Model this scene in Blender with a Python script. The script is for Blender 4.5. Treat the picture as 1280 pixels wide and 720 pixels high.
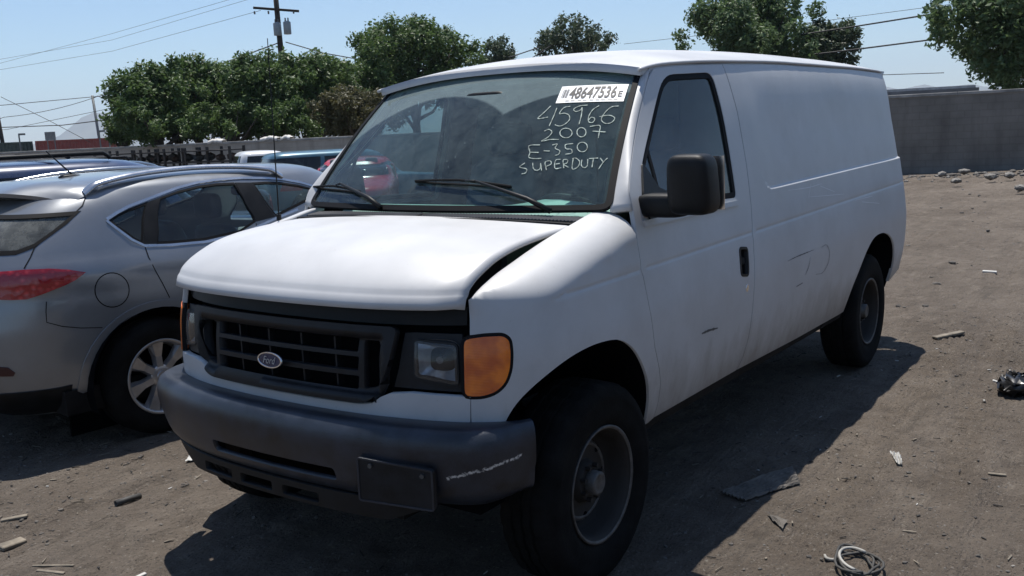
import bpy, bmesh, math, random
import numpy as np
from mathutils import Vector, Matrix
from mathutils.geometry import delaunay_2d_cdt
for o in list(bpy.data.objects): bpy.data.objects.remove(o)
sc = bpy.context.scene
COL = sc.collection
# ------------------------------------------------------------------ camera
CAM = np.array([2.9426, 2.7379, 1.7248]); YAW, PITCH, ROLL = [math.radians(a) for a in (216.2335, -9.5804, -2.6946)]
FPX = 1186.43                                    # focal length in pixels of a 1280 wide picture
CD = np.array([math.cos(PITCH)*math.cos(YAW), math.cos(PITCH)*math.sin(YAW), math.sin(PITCH)])
_r = np.array([math.sin(YAW), -math.cos(YAW), 0]); _u = np.cross(_r, CD)
CR = math.cos(ROLL)*_r + math.sin(ROLL)*_u; CU = -math.sin(ROLL)*_r + math.cos(ROLL)*_u
cd = bpy.data.cameras.new('camera'); cam = bpy.data.objects.new('camera', cd); COL.objects.link(cam)
cam.matrix_world = Matrix(((CR[0], CU[0], -CD[0], CAM[0]), (CR[1], CU[1], -CD[1], CAM[1]), (CR[2], CU[2], -CD[2], CAM[2]), (0, 0, 0, 1)))
cd.sensor_width = 36; cd.lens = FPX*36/1280; cd.clip_start = .05; cd.clip_end = 30000
sc.camera = cam
# ------------------------------------------------------------------ sky, sun, exposure
SUN = Vector((.21, .20, -1.0)).normalized()      # the way the light travels
el = math.asin(-SUN.z); az = math.atan2(-SUN.x, -SUN.y)
w = bpy.data.worlds.new('World'); sc.world = w; w.use_nodes = True
nt = w.node_tree; nt.nodes.clear()
sk = nt.nodes.new('ShaderNodeTexSky'); sk.sky_type = 'NISHITA'; sk.sun_disc = False
sk.sun_elevation = el; sk.sun_rotation = az; sk.air_density = 1.0; sk.dust_density = .2; sk.ozone_density = 6.0; sk.altitude = 0
bg = nt.nodes.new('ShaderNodeBackground'); bg.inputs['Strength'].default_value = .098
out = nt.nodes.new('ShaderNodeOutputWorld'); nt.links.new(sk.outputs[0], bg.inputs[0]); nt.links.new(bg.outputs[0], out.inputs[0])
sl = bpy.data.lights.new('sun', 'SUN'); sl.energy = 5.0; sl.angle = math.radians(.5); sl.color = (1, .955, .89)
so = bpy.data.objects.new('sun', sl); COL.objects.link(so); so.location = (0, 0, 30)
so.rotation_euler = SUN.to_track_quat('-Z', 'Y').to_euler()
sc.view_settings.view_transform = 'Standard'; sc.view_settings.look = 'None'; sc.view_settings.gamma = 1
sc.view_settings.exposure = .42
R = random.Random(7)
# ------------------------------------------------------------------ helpers
def ray(px, py): return (px-640)/FPX*CR + (360-py)/FPX*CU + CD
def at_depth(px, py, dist):
    v = ray(px, py); return CAM + v*dist/np.linalg.norm(v[:2])     # dist is measured along the ground
def at_z(px, py, z=0.0):
    v = ray(px, py); return CAM + v*(z-CAM[2])/v[2]
def pchip(xs, ys):
    xs = np.array(xs, float); ys = np.array(ys, float)
    if xs[0] > xs[-1]: xs = xs[::-1]; ys = ys[::-1]
    h = np.diff(xs); dl = np.diff(ys)/h; m = np.zeros_like(xs)
    for i in range(1, len(xs)-1):
        if dl[i-1]*dl[i] > 0:
            w1 = 2*h[i]+h[i-1]; w2 = h[i]+2*h[i-1]; m[i] = (w1+w2)/(w1/dl[i-1]+w2/dl[i])
    m[0] = dl[0]; m[-1] = dl[-1]
    def f(q):
        q = np.asarray(q, float); i = np.clip(np.searchsorted(xs, q)-1, 0, len(xs)-2)
        t = np.clip((q-xs[i])/h[i], 0, 1); t2 = t*t; t3 = t2*t
        return (2*t3-3*t2+1)*ys[i]+(t3-2*t2+t)*h[i]*m[i]+(-2*t3+3*t2)*ys[i+1]+(t3-t2)*h[i]*m[i+1]
    return f
def catmull(pts, n=24, closed=False):
    pts = [np.array(p, float) for p in pts]; out = []; N = len(pts)
    if closed: g = lambda i: pts[i % N]; segs = N
    else: g = lambda i: pts[i] if 0 <= i < N else (2*pts[0]-pts[1] if i < 0 else 2*pts[-1]-pts[-2]); segs = N-1
    for i in range(segs):
        p0, p1, p2, p3 = g(i-1), g(i), g(i+1), g(i+2)
        a, b, c = [max(np.linalg.norm(q), 1e-9)**.5 for q in (p1-p0, p2-p1, p3-p2)]
        t0, t1, t2, t3 = 0, a, a+b, a+b+c
        for k in range(n):
            t = t1+(t2-t1)*k/n
            A1 = (t1-t)/(t1-t0)*p0+(t-t0)/(t1-t0)*p1; A2 = (t2-t)/(t2-t1)*p1+(t-t1)/(t2-t1)*p2; A3 = (t3-t)/(t3-t2)*p2+(t-t2)/(t3-t2)*p3
            B1 = (t2-t)/(t2-t0)*A1+(t-t0)/(t2-t0)*A2; B2 = (t3-t)/(t3-t1)*A2+(t-t1)/(t3-t1)*A3
            out.append((t2-t)/(t2-t1)*B1+(t-t1)/(t2-t1)*B2)
    if not closed: out.append(pts[-1])
    return np.array(out)
def sst(x, a, b):
    t = np.clip((np.asarray(x, float)-a)/(b-a), 0, 1); return t*t*(3-2*t)
def tag(o, label=None, cat=None, group=None, kind=None):
    if label: o['label'] = label
    if cat: o['category'] = cat
    if group: o['group'] = group
    if kind: o['kind'] = kind
    return o
def empty(name, loc=(0, 0, 0), rz=0, label=None, cat=None, group=None):
    o = bpy.data.objects.new(name, None); COL.objects.link(o); o.location = loc; o.rotation_euler = (0, 0, rz)
    o.empty_display_size = .1
    return tag(o, label, cat, group)
def mk(name, V, F, mat, parent=None, smooth=False, normals=None):
    me = bpy.data.meshes.new(name); me.from_pydata(V.tolist() if isinstance(V, np.ndarray) else [tuple(map(float, v)) for v in V], [], F.tolist() if isinstance(F, np.ndarray) else [tuple(map(int, f)) for f in F])
    me.materials.append(mat)
    if smooth or normals is not None: me.shade_smooth()
    if normals is not None: me.normals_split_custom_set_from_vertices([tuple(map(float, n)) for n in normals])
    me.update()
    o = bpy.data.objects.new(name, me); COL.objects.link(o)
    if parent is not None: o.parent = parent
    return o
def bevel(o, wd=.01, seg=2, ang=40):
    m = o.modifiers.new('bevel', 'BEVEL'); m.width = wd; m.segments = seg; m.limit_method = 'ANGLE'; m.angle_limit = math.radians(ang)
    return o
class MB:
    def __init__(s): s.V = []; s.F = []
    def add(s, V, F):
        n = len(s.V); s.V += [tuple(map(float, v)) for v in V]; s.F += [tuple(int(i)+n for i in f) for f in F]; return s
    def box(s, c, d, rot=None):
        hx, hy, hz = d[0]/2, d[1]/2, d[2]/2
        P = [Vector((x, y, z)) for x in (-hx, hx) for y in (-hy, hy) for z in (-hz, hz)]
        if rot is not None: P = [rot @ p for p in P]
        P = [p+Vector(c) for p in P]
        return s.add(P, [(0, 1, 3, 2), (4, 6, 7, 5), (0, 4, 5, 1), (2, 3, 7, 6), (0, 2, 6, 4), (1, 5, 7, 3)])
    def tube(s, pts, r, n=8, cap=True):
        pts = [Vector(p) for p in pts]; rs = [float(q) for q in r] if isinstance(r, (list, tuple, np.ndarray)) else [float(r)]*len(pts)
        V = []; F = []; up = None
        for i, p in enumerate(pts):
            t = (pts[min(i+1, len(pts)-1)]-pts[max(i-1, 0)]).normalized()
            if up is None: up = Vector((0, 0, 1)) if abs(t.z) < .9 else Vector((1, 0, 0))
            a = t.cross(up)
            if a.length < 1e-6: a = t.orthogonal()
            a.normalize(); b = a.cross(t).normalized(); up = b
            for k in range(n):
                q = 2*math.pi*k/n; V.append(p+rs[i]*(math.cos(q)*a+math.sin(q)*b))
        for i in range(len(pts)-1):
            for k in range(n): F.append((i*n+k, i*n+(k+1) % n, (i+1)*n+(k+1) % n, (i+1)*n+k))
        if cap: F.append(tuple(range(n))[::-1]); F.append(tuple((len(pts)-1)*n+k for k in range(n)))
        return s.add(V, F)
    def lathe(s, prof, n=48, axis='y', c=(0, 0, 0), close=False):
        # prof: (radius, along axis)
        V = []; F = []; m = len(prof)
        for k in range(n):
            q = 2*math.pi*k/n; cq, sq = math.cos(q), math.sin(q)
            for rr, a in prof:
                if axis == 'y': V.append((c[0]+rr*cq, c[1]+a, c[2]+rr*sq))
                elif axis == 'z': V.append((c[0]+rr*cq, c[1]+rr*sq, c[2]+a))
                else: V.append((c[0]+a, c[1]+rr*cq, c[2]+rr*sq))
        for k in range(n):
            k2 = (k+1) % n
            for i in range(m-1 if not close else m):
                j = (i+1) % m; F.append((k*m+i, k*m+j, k2*m+j, k2*m+i))
        return s.add(V, F)
    def grid(s, P, wrap=False):
        P = np.asarray(P); a, b = P.shape[:2]; F = []
        for i in range(a-1):
            for j in range(b-1 if not wrap else b):
                k = (j+1) % b; F.append((i*b+j, i*b+k, (i+1)*b+k, (i+1)*b+j))
        return s.add(P.reshape(-1, 3), F)
    def build(s, name, mat, parent=None, smooth=False): return mk(name, s.V, s.F, mat, parent, smooth)
def autosmooth(o, ang=35):
    # sharp edges by angle, smooth otherwise
    me = o.data; bm = bmesh.new(); bm.from_mesh(me); bmesh.ops.recalc_face_normals(bm, faces=bm.faces)
    for f in bm.faces: f.smooth = True
    for e in bm.edges:
        if len(e.link_faces) == 2 and e.calc_face_angle(0) > math.radians(ang): e.smooth = False
    bm.to_mesh(me); bm.free(); return o
def inpoly(P, poly):
    poly = np.asarray(poly); x, y = P[:, 0], P[:, 1]; res = np.zeros(len(P), bool); j = len(poly)-1
    for i in range(len(poly)):
        xi, yi = poly[i]; xj, yj = poly[j]
        if yi != yj:
            c = ((yi > y) != (yj > y)) & (x < (xj-xi)*(y-yi)/(yj-yi)+xi); res ^= c
        j = i
    return res
def densify(poly, sp):
    out = []; n = len(poly)
    for i in range(n):
        a = np.array(poly[i], float); b = np.array(poly[(i+1) % n], float); k = max(1, int(math.ceil(np.linalg.norm(b-a)/sp)))
        for t in range(k): out.append(a+(b-a)*t/k)
    return out
def round_poly(poly, rad, n=5):
    out = []; N = len(poly); rads = rad if isinstance(rad, (list, tuple)) else [rad]*N
    for i in range(N):
        p = np.array(poly[i], float); a = np.array(poly[i-1], float)-p; b = np.array(poly[(i+1) % N], float)-p
        la, lb = np.linalg.norm(a), np.linalg.norm(b); q = min(rads[i], la*.48, lb*.48)
        if q < 1e-5: out.append(tuple(p)); continue
        s, e = p+a/la*q, p+b/lb*q
        for k in range(n+1):
            t = k/n; out.append(tuple((1-t)**2*s+2*t*(1-t)*p+t*t*e))
    return out
def inset_poly(poly, dist):
    # moves every edge inwards by dist (positive) for either winding
    P = [np.array(p, float) for p in poly]; N = len(P)
    P = [p for i, p in enumerate(P) if np.linalg.norm(p-P[i-1]) > 1e-6]; N = len(P)
    area = sum(P[i-1][0]*P[i][1]-P[i][0]*P[i-1][1] for i in range(N)); sg = 1 if area > 0 else -1; out = []
    for i in range(N):
        a = P[i]-P[i-1]; b = P[(i+1) % N]-P[i]; a = a/np.linalg.norm(a); b = b/np.linalg.norm(b)
        n = sg*np.array([-(a[1]+b[1]), a[0]+b[0]]); l = np.linalg.norm(n)
        if l < 1e-6: n = sg*np.array([-a[1], a[0]]); l = 1
        n /= l; c = max(.45, n @ (sg*np.array([-a[1], a[0]]))); out.append(tuple(P[i]+n*dist/c))
    return out
def fdnormals(mapf, U, V, h=.004):
    a = mapf(U+h, V)-mapf(U-h, V); b = mapf(U, V+h)-mapf(U, V-h); n = np.cross(a, b)
    l = np.linalg.norm(n, axis=1); l[l < 1e-12] = 1; return n/l[:, None]
def panel(name, outer, holes, sp, mapf, mat, parent=None, flange=.015, extra=None, off=0.0, edge=None):
    """a sheet cut out of a curved surface: outline and holes in the surface's own two coordinates"""
    esp = edge or sp; loops = [densify(outer, esp)]+[densify(h, esp) for h in holes]
    pts = []; edges = []
    for L in loops:
        n = len(pts); pts += [tuple(p) for p in L]; edges += [(n+i, n+(i+1) % len(L)) for i in range(len(L))]
    B = np.array(pts); lo, hi = B.min(0), B.max(0)
    gx = np.arange(lo[0]+sp*.5, hi[0], sp); gy = np.arange(lo[1]+sp*.5, hi[1], sp)
    G = []
    for j, y in enumerate(gy): G += [(x+(sp*.5 if j % 2 else 0), y) for x in gx]
    if extra is not None and len(extra): ex = np.array(extra); G = [g for g in G] ; G = np.array(G) if G else np.zeros((0, 2)); 
    else: ex = None; G = np.array(G) if G else np.zeros((0, 2))
    def keep(G, md):
        if not len(G): return G
        m = inpoly(G, loops[0])
        for L in loops[1:]: m &= ~inpoly(G, L)
        G = G[m]
        if not len(G): return G
        dm = np.full(len(G), 1e9)
        for k in range(0, len(B), 400): dm = np.minimum(dm, np.sqrt(((G[:, None, :]-B[None, k:k+400])**2).sum(-1)).min(1))
        return G[dm > md]
    G = keep(G, esp*.45)
    if ex is not None:
        ex = keep(ex, esp*.15)
        if len(ex) and len(G):
            dm = np.full(len(G), 1e9)
            for k in range(0, len(ex), 400): dm = np.minimum(dm, np.abs(G[:, None, :]-ex[None, k:k+400]).max(-1).min(1))
            G = G[dm > sp*.35]
        G = np.concatenate([G, ex]) if len(ex) else G
    allp = [Vector(p) for p in pts]+[Vector(p) for p in G]
    vo, eo, fo, _, _, _ = delaunay_2d_cdt(allp, edges, [], 0, 1e-7)
    D = np.array([tuple(v) for v in vo]); T = np.array([f for f in fo if len(f) == 3])
    cen = D[T].mean(1); m = inpoly(cen, loops[0])
    for L in loops[1:]: m &= ~inpoly(cen, L)
    T = T[m]
    used = np.unique(T); rem = -np.ones(len(D), int); rem[used] = np.arange(len(used)); D = D[used]; T = rem[T]
    P = mapf(D[:, 0], D[:, 1]); N = fdnormals(mapf, D[:, 0], D[:, 1]); P = P+N*off
    fn = np.cross(P[T[:, 1]]-P[T[:, 0]], P[T[:, 2]]-P[T[:, 0]]); flip = (fn*N[T[:, 0]]).sum(1) < 0
    T[flip] = T[flip][:, ::-1]
    V = [tuple(p) for p in P]; NN = [tuple(n) for n in N]; F = [tuple(t) for t in T]
    if flange:
        cnt = {}
        for t in F:
            for i in range(3):
                a, b = t[i], t[(i+1) % 3]; cnt[(a, b)] = 1
        for (a, b) in list(cnt):
            if (b, a) in cnt: continue
            Pa, Pb = P[a], P[b]; e = Pb-Pa; n = np.cross(e, N[a]); l = np.linalg.norm(n); n = n/l if l > 1e-9 else N[a]
            k = len(V); V += [tuple(Pa), tuple(Pb), tuple(Pb-N[b]*flange), tuple(Pa-N[a]*flange)]
            na = .5*n+.5*N[a]; NN += [tuple(na), tuple(na), tuple(n), tuple(n)]; F.append((k+1, k, k+3, k+2))
    return mk(name, V, F, mat, parent, normals=NN)
def ring(name, outer, width, mapf, mat, parent, sp=.03, off=.003, flange=.006):
    return panel(name, outer, [inset_poly(outer, width)], max(sp, width*.9), mapf, mat, parent, flange=flange, off=off, edge=sp)
# ------------------------------------------------------------------ materials
def nodes(m):
    m.use_nodes = True; nt = m.node_tree; return nt, nt.nodes['Principled BSDF'], nt.links
def pmat(name, col, rough=.6, metal=0.0, var=.12, scale=6.0, bump=0.0, bscale=60.0, coat=0.0, rvar=.1, spec=.5, col2=None, detail=5, stretch=None):
    m = bpy.data.materials.new(name); nt, b, L = nodes(m)
    tc = nt.nodes.new('ShaderNodeTexCoord'); src = tc.outputs['Object']
    if stretch:
        mp = nt.nodes.new('ShaderNodeMapping'); mp.inputs['Scale'].default_value = stretch; L.new(src, mp.inputs[0]); src = mp.outputs[0]
    n = nt.nodes.new('ShaderNodeTexNoise'); n.inputs['Scale'].default_value = scale; n.inputs['Detail'].default_value = detail; n.inputs['Roughness'].default_value = .6
    L.new(src, n.inputs['Vector'])
    rp = nt.nodes.new('ShaderNodeValToRGB'); rp.color_ramp.elements[0].position = .3; rp.color_ramp.elements[1].position = .7
    c2 = col2 or tuple(max(0, c*(1-var*2)) for c in col); c1 = tuple(min(1, c*(1+var*.5)) for c in col) if not col2 else col
    rp.color_ramp.elements[0].color = (*c2, 1); rp.color_ramp.elements[1].color = (*c1, 1)
    L.new(n.outputs['Fac'], rp.inputs[0]); L.new(rp.outputs[0], b.inputs['Base Color'])
    mr = nt.nodes.new('ShaderNodeMapRange'); mr.inputs['To Min'].default_value = max(0, rough-rvar); mr.inputs['To Max'].default_value = min(1, rough+rvar)
    L.new(n.outputs['Fac'], mr.inputs[0]); L.new(mr.outputs[0], b.inputs['Roughness'])
    b.inputs['Metallic'].default_value = metal; b.inputs['Specular IOR Level'].default_value = spec
    if coat: b.inputs['Coat Weight'].default_value = coat; b.inputs['Coat Roughness'].default_value = .06
    if bump:
        n2 = nt.nodes.new('ShaderNodeTexNoise'); n2.inputs['Scale'].default_value = bscale; n2.inputs['Detail'].default_value = 4; L.new(src, n2.inputs['Vector'])
        bp = nt.nodes.new('ShaderNodeBump'); bp.inputs['Strength'].default_value = bump; bp.inputs['Distance'].default_value = .01
        L.new(n2.outputs['Fac'], bp.inputs['Height']); L.new(bp.outputs[0], b.inputs['Normal'])
    return m
def glass(name, tint=(.5, .6, .6), dust=.05, gl=1.0, dcol=(.45, .45, .42)):
    """thin pane: tinted see-through, mirror by Fresnel, a little dust"""
    m = bpy.data.materials.new(name); m.use_nodes = True; nt = m.node_tree; nt.nodes.clear(); L = nt.links
    o = nt.nodes.new('ShaderNodeOutputMaterial'); tr = nt.nodes.new('ShaderNodeBsdfTransparent'); tr.inputs[0].default_value = (*tint, 1)
    g = nt.nodes.new('ShaderNodeBsdfGlossy'); g.inputs['Roughness'].default_value = .02; g.inputs[0].default_value = (gl, gl, gl, 1)
    fr = nt.nodes.new('ShaderNodeFresnel'); ge = nt.nodes.new('ShaderNodeNewGeometry'); io = nt.nodes.new('ShaderNodeMapRange'); io.inputs['To Min'].default_value = 1.5; io.inputs['To Max'].default_value = 1/1.5
    L.new(ge.outputs['Backfacing'], io.inputs[0]); L.new(io.outputs[0], fr.inputs[0])      # a thin pane mirrors alike from both sides
    mx = nt.nodes.new('ShaderNodeMixShader'); L.new(fr.outputs[0], mx.inputs[0]); L.new(tr.outputs[0], mx.inputs[1]); L.new(g.outputs[0], mx.inputs[2])
    df = nt.nodes.new('ShaderNodeBsdfDiffuse'); df.inputs[0].default_value = (*dcol, 1)
    tc = nt.nodes.new('ShaderNodeTexCoord'); n = nt.nodes.new('ShaderNodeTexNoise'); n.inputs['Scale'].default_value = 9; n.inputs['Detail'].default_value = 8; n.inputs['Roughness'].default_value = .75
    L.new(tc.outputs['Object'], n.inputs['Vector'])
    mr = nt.nodes.new('ShaderNodeMapRange'); mr.inputs['From Min'].default_value = .35; mr.inputs['From Max'].default_value = .75; mr.inputs['To Min'].default_value = dust*.4; mr.inputs['To Max'].default_value = dust*1.8
    L.new(n.outputs['Fac'], mr.inputs[0])
    m2 = nt.nodes.new('ShaderNodeMixShader'); L.new(mr.outputs[0], m2.inputs[0]); L.new(mx.outputs[0], m2.inputs[1]); L.new(df.outputs[0], m2.inputs[2]); L.new(m2.outputs[0], o.inputs[0])
    return m, m2, mr
M = {}
# ================================================================== the white van (its own axes are the world's: x to its nose, y to its left side)
def van_paint():
    m = pmat('white_van_paint', (.495, .497, .50), .46, var=.07, scale=2.2, coat=.05, rvar=.10)
    nt, b, L = nodes(m); src = b.inputs['Base Color'].links[0].from_socket
    tc = nt.nodes.new('ShaderNodeTexCoord'); sp = nt.nodes.new('ShaderNodeSeparateXYZ'); L.new(tc.outputs['Object'], sp.inputs[0])
    n = nt.nodes.new('ShaderNodeTexNoise'); n.inputs['Scale'].default_value = 7; n.inputs['Detail'].default_value = 8; n.inputs['Roughness'].default_value = .7
    mp = nt.nodes.new('ShaderNodeMapping'); mp.inputs['Scale'].default_value = (1, 1, .45); L.new(tc.outputs['Object'], mp.inputs[0]); L.new(mp.outputs[0], n.inputs['Vector'])
    mr = nt.nodes.new('ShaderNodeMapRange'); mr.inputs['From Min'].default_value = .86; mr.inputs['From Max'].default_value = .50; mr.inputs['To Min'].default_value = -.32; mr.inputs['To Max'].default_value = .40
    L.new(sp.outputs['Z'], mr.inputs[0])
    ad = nt.nodes.new('ShaderNodeMath'); ad.operation = 'ADD'; L.new(mr.outputs[0], ad.inputs[0]); L.new(n.outputs['Fac'], ad.inputs[1])
    m2 = nt.nodes.new('ShaderNodeMapRange'); m2.inputs['From Min'].default_value = .42; m2.inputs['From Max'].default_value = .95; m2.inputs['To Max'].default_value = .8; L.new(ad.outputs[0], m2.inputs[0])
    mx = nt.nodes.new('ShaderNodeMix'); mx.data_type = 'RGBA'; mx.inputs['B'].default_value = (.20, .175, .15, 1)
    L.new(m2.outputs[0], mx.inputs['Factor']); L.new(src, mx.inputs['A'])
    nb = nt.nodes.new('ShaderNodeTexNoise'); nb.inputs['Scale'].default_value = 1.3; nb.inputs['Detail'].default_value = 10; nb.inputs['Roughness'].default_value = .72; L.new(tc.outputs['Object'], nb.inputs['Vector'])
    mb_ = nt.nodes.new('ShaderNodeMapRange'); mb_.inputs['From Min'].default_value = .48; mb_.inputs['From Max'].default_value = .72; mb_.inputs['To Max'].default_value = .38; L.new(nb.outputs['Fac'], mb_.inputs[0])
    mz = nt.nodes.new('ShaderNodeMix'); mz.data_type = 'RGBA'; mz.inputs['B'].default_value = (.33, .32, .305, 1); L.new(mb_.outputs[0], mz.inputs['Factor']); L.new(mx.outputs['Result'], mz.inputs['A']); mx = mz
    # fine specks of dirt and chips
    v = nt.nodes.new('ShaderNodeTexNoise'); v.inputs['Scale'].default_value = 85; v.inputs['Detail'].default_value = 2; L.new(tc.outputs['Object'], v.inputs['Vector'])
    m3 = nt.nodes.new('ShaderNodeMapRange'); m3.inputs['From Min'].default_value = .74; m3.inputs['From Max'].default_value = .80; m3.inputs['To Max'].default_value = .55; L.new(v.outputs['Fac'], m3.inputs[0])
    my = nt.nodes.new('ShaderNodeMix'); my.data_type = 'RGBA'; my.inputs['B'].default_value = (.25, .23, .21, 1); L.new(m3.outputs[0], my.inputs['Factor']); L.new(mx.outputs['Result'], my.inputs['A'])
    L.new(my.outputs['Result'], b.inputs['Base Color'])
    # long soft dents of old sheet metal
    n4 = nt.nodes.new('ShaderNodeTexNoise'); n4.inputs['Scale'].default_value = 1.6; n4.inputs['Detail'].default_value = 2; L.new(tc.outputs['Object'], n4.inputs['Vector'])
    bp = nt.nodes.new('ShaderNodeBump'); bp.inputs['Strength'].default_value = .35; bp.inputs['Distance'].default_value = .03; L.new(n4.outputs['Fac'], bp.inputs['Height']); L.new(bp.outputs[0], b.inputs['Normal'])
    return m
M['van'] = van_paint()
M['black_plastic'] = pmat('black_plastic', (.009, .0095, .0105), .5, var=.3, scale=12, bump=.1, bscale=300, spec=.25)
M['grille_plastic'] = pmat('grey_black_grille_plastic', (.011, .012, .015), .5, var=.3, scale=14, bump=.08, bscale=250, spec=.3)
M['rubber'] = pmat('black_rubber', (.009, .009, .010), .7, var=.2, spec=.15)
M['tyre'] = pmat('dusty_tyre_rubber', (.010, .0098, .0095), .9, var=.35, scale=9, bump=.3, bscale=120, spec=.1)
M['steel_wheel'] = pmat('rusty_grey_steel_wheel', (.028, .025, .023), .75, metal=.2, var=.35, scale=18, bump=.1, bscale=90, col2=(.020, .016, .013))
M['worn_steel'] = pmat('worn_bare_steel', (.11, .105, .10), .55, metal=.3, var=.3, scale=30)
M['chrome'] = pmat('chrome', (.75, .75, .76), .15, metal=1, var=.05)
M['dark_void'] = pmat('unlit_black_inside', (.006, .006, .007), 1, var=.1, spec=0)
M['under'] = pmat('dirty_underbody_metal', (.022, .020, .019), .9, var=.3, spec=.1)
M['interior'] = pmat('grey_interior_plastic', (.20, .22, .22), .7, var=.15)
M['dash'] = pmat('sun_bleached_dashboard', (.44, .52, .46), .75, var=.12)
M['seat'] = pmat('grey_seat_vinyl', (.10, .11, .12), .65, var=.2)
M['bulkhead'] = pmat('grey_steel_bulkhead', (.16, .19, .20), .6, var=.15)
M['door_glass'], _, _ = glass('tinted_door_glass', (.42, .50, .52), .04)
M['lens'], _, _ = glass('headlight_lens', (.85, .87, .88), .07, dcol=(.45, .43, .39))
def amber():
    m = bpy.data.materials.new('amber_lens'); nt, b, L = nodes(m)
    b.inputs['Base Color'].default_value = (.72, .16, .012, 1); b.inputs['Roughness'].default_value = .18; b.inputs['Coat Weight'].default_value = .4
    w1 = nt.nodes.new('ShaderNodeTexWave'); w1.bands_direction = 'Z'; w1.inputs['Scale'].default_value = 60; w1.inputs['Distortion'].default_value = .4
    tc = nt.nodes.new('ShaderNodeTexCoord'); L.new(tc.outputs['Object'], w1.inputs['Vector'])
    n = nt.nodes.new('ShaderNodeTexNoise'); n.inputs['Scale'].default_value = 16; L.new(tc.outputs['Object'], n.inputs['Vector'])
    rp = nt.nodes.new('ShaderNodeValToRGB'); rp.color_ramp.elements[0].color = (.60, .10, .005, 1); rp.color_ramp.elements[1].color = (.95, .22, .008, 1); rp.color_ramp.elements[0].position = .35; rp.color_ramp.elements[1].position = .65
    L.new(n.outputs['Fac'], rp.inputs[0]); L.new(rp.outputs[0], b.inputs['Base Color'])
    bp = nt.nodes.new('ShaderNodeBump'); bp.inputs['Strength'].default_value = .25; bp.inputs['Distance'].default_value = .002; L.new(w1.outputs['Fac'], bp.inputs['Height']); L.new(bp.outputs[0], b.inputs['Normal'])
    b.inputs['Transmission Weight'].default_value = .15
    return m
M['amber'] = amber()

VW = pchip([.40, .47, .55, .62, .72, .85, .95, 1.1, 1.35, 1.6, 1.85, 2.0, 2.1], [.905, .93, .952, .967, .985, .997, 1.0, .987, .949, .904, .849, .798, .72])
_pl = catmull([(.705, 0), (.70, .2), (.682, .42), (.65, .58), (.592, .74), (.535, .83), (.455, .91), (.34, .97), (.18, .996), (0, 1.0), (-.5, 1.0), (-2, 1.0), (-3.5, 1.0), (-4.25, 1.0), (-4.40, .985), (-4.48, .93), (-4.52, .82), (-4.55, .5), (-4.56, 0)], 24)
_sl = np.concatenate([[0], np.cumsum(np.linalg.norm(np.diff(_pl, axis=0), axis=1))]); SEND = _sl[-1]
_tg = np.gradient(_pl, axis=0); _tg /= np.linalg.norm(_tg, axis=1)[:, None]
_nm = np.stack([-_tg[:, 1], _tg[:, 0]], 1)
if _nm[0, 0] > 0: _nm = -_nm
def plan(s): return np.interp(s, _sl, _pl[:, 0]), np.interp(s, _sl, _pl[:, 1]), np.interp(s, _sl, _nm[:, 0]), np.interp(s, _sl, _nm[:, 1])
_ks = np.where(_pl[:, 1] > .75)[0]; _kf = np.where(_pl[:, 0] > .1)[0]
def sx(x): return float(np.interp(-x, -_pl[_ks, 0], _sl[_ks]))
def sy(y): return math.copysign(float(np.interp(abs(y), _pl[_kf, 1], _sl[_kf])), y)
def shell(U, V, D=0.0):
    U = np.asarray(U, float); V = np.asarray(V, float)
    x, y, nx, ny = plan(np.abs(U)); I = 1-VW(V)+D; wf = sst(x, 0, .35)
    px = x+nx*I*wf-.10*(V-.80)*sst(x, .2, .6); py = wf*(y+ny*I)+(1-wf)*y*(1-I)
    return np.stack([px, py*np.where(U < 0, -1, 1), V+0*px], -1)
zcrease = lambda x: 1.150+(-x)*.013
zledge = lambda x: 1.352+(-x-1.7)*.010
def cabD(x, z): return .075*sst(x, -1.60, -.45)*sst(z, 1.30, 1.85)     # the cab narrows towards the windshield
def sidemap(U, V):
    x, _, _, _ = plan(np.abs(U)); D = .0035*np.exp(-((V-zcrease(x))/.007)**2)*(1-sst(x, .25, .4))+cabD(x, V)
    zl = zledge(x)+.10*np.clip((x+1.80)/.12, 0, 1)**2
    D = D+.014*sst(V, zl, zl+.009)*(1-sst(V, 1.62, 1.94))*sst(-x, 1.67, 1.95)*(1-sst(-x, 4.44, 4.5))
    D = D+.007*np.exp(-((V-.70)/.05)**2)*0
    return shell(U, V, D)
def shellD(d): return lambda U, V: shell(U, V, d+cabD(plan(np.abs(U))[0], V))
shell0 = shellD(0)
ZT = pchip([-.40, -.3, -.12, .055, .26, .45, .56, .585, .75], [1.388, 1.382, 1.350, 1.315, 1.265, 1.218, 1.170, 1.135, 1.13])
def fparams(U):
    x, y, _, _ = plan(np.abs(U)); zt = ZT(x); B = .055+.065*sst(-x, -.58, -.3); zs = zt-B
    base = shell(np.abs(U), zs); A = np.clip(base[..., 1]-.79, 0, None); return x, zs, B, A, base
def fendmap(U, V):
    U = np.asarray(U, float); V = np.asarray(V, float); x, zs, B, A, base = fparams(U)
    La = math.pi/2*np.sqrt((A*A+B*B)/2); a = np.clip((V-zs)/La, 0, 1.05)*math.pi/2
    lo = sidemap(np.abs(U), np.minimum(V, zs)); P = lo.copy(); up = V > zs
    P[..., 1] = np.where(up, base[..., 1]-A*(1-np.cos(a)), lo[..., 1]); P[..., 2] = np.where(up, zs+B*np.sin(a), lo[..., 2])
    P[..., 1] *= np.where(U < 0, -1, 1); return P
def vtop(u):
    x, zs, B, A, _ = fparams(np.array([u])); return float((zs+math.pi/2*np.sqrt((A*A+B*B)/2))[0])
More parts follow.
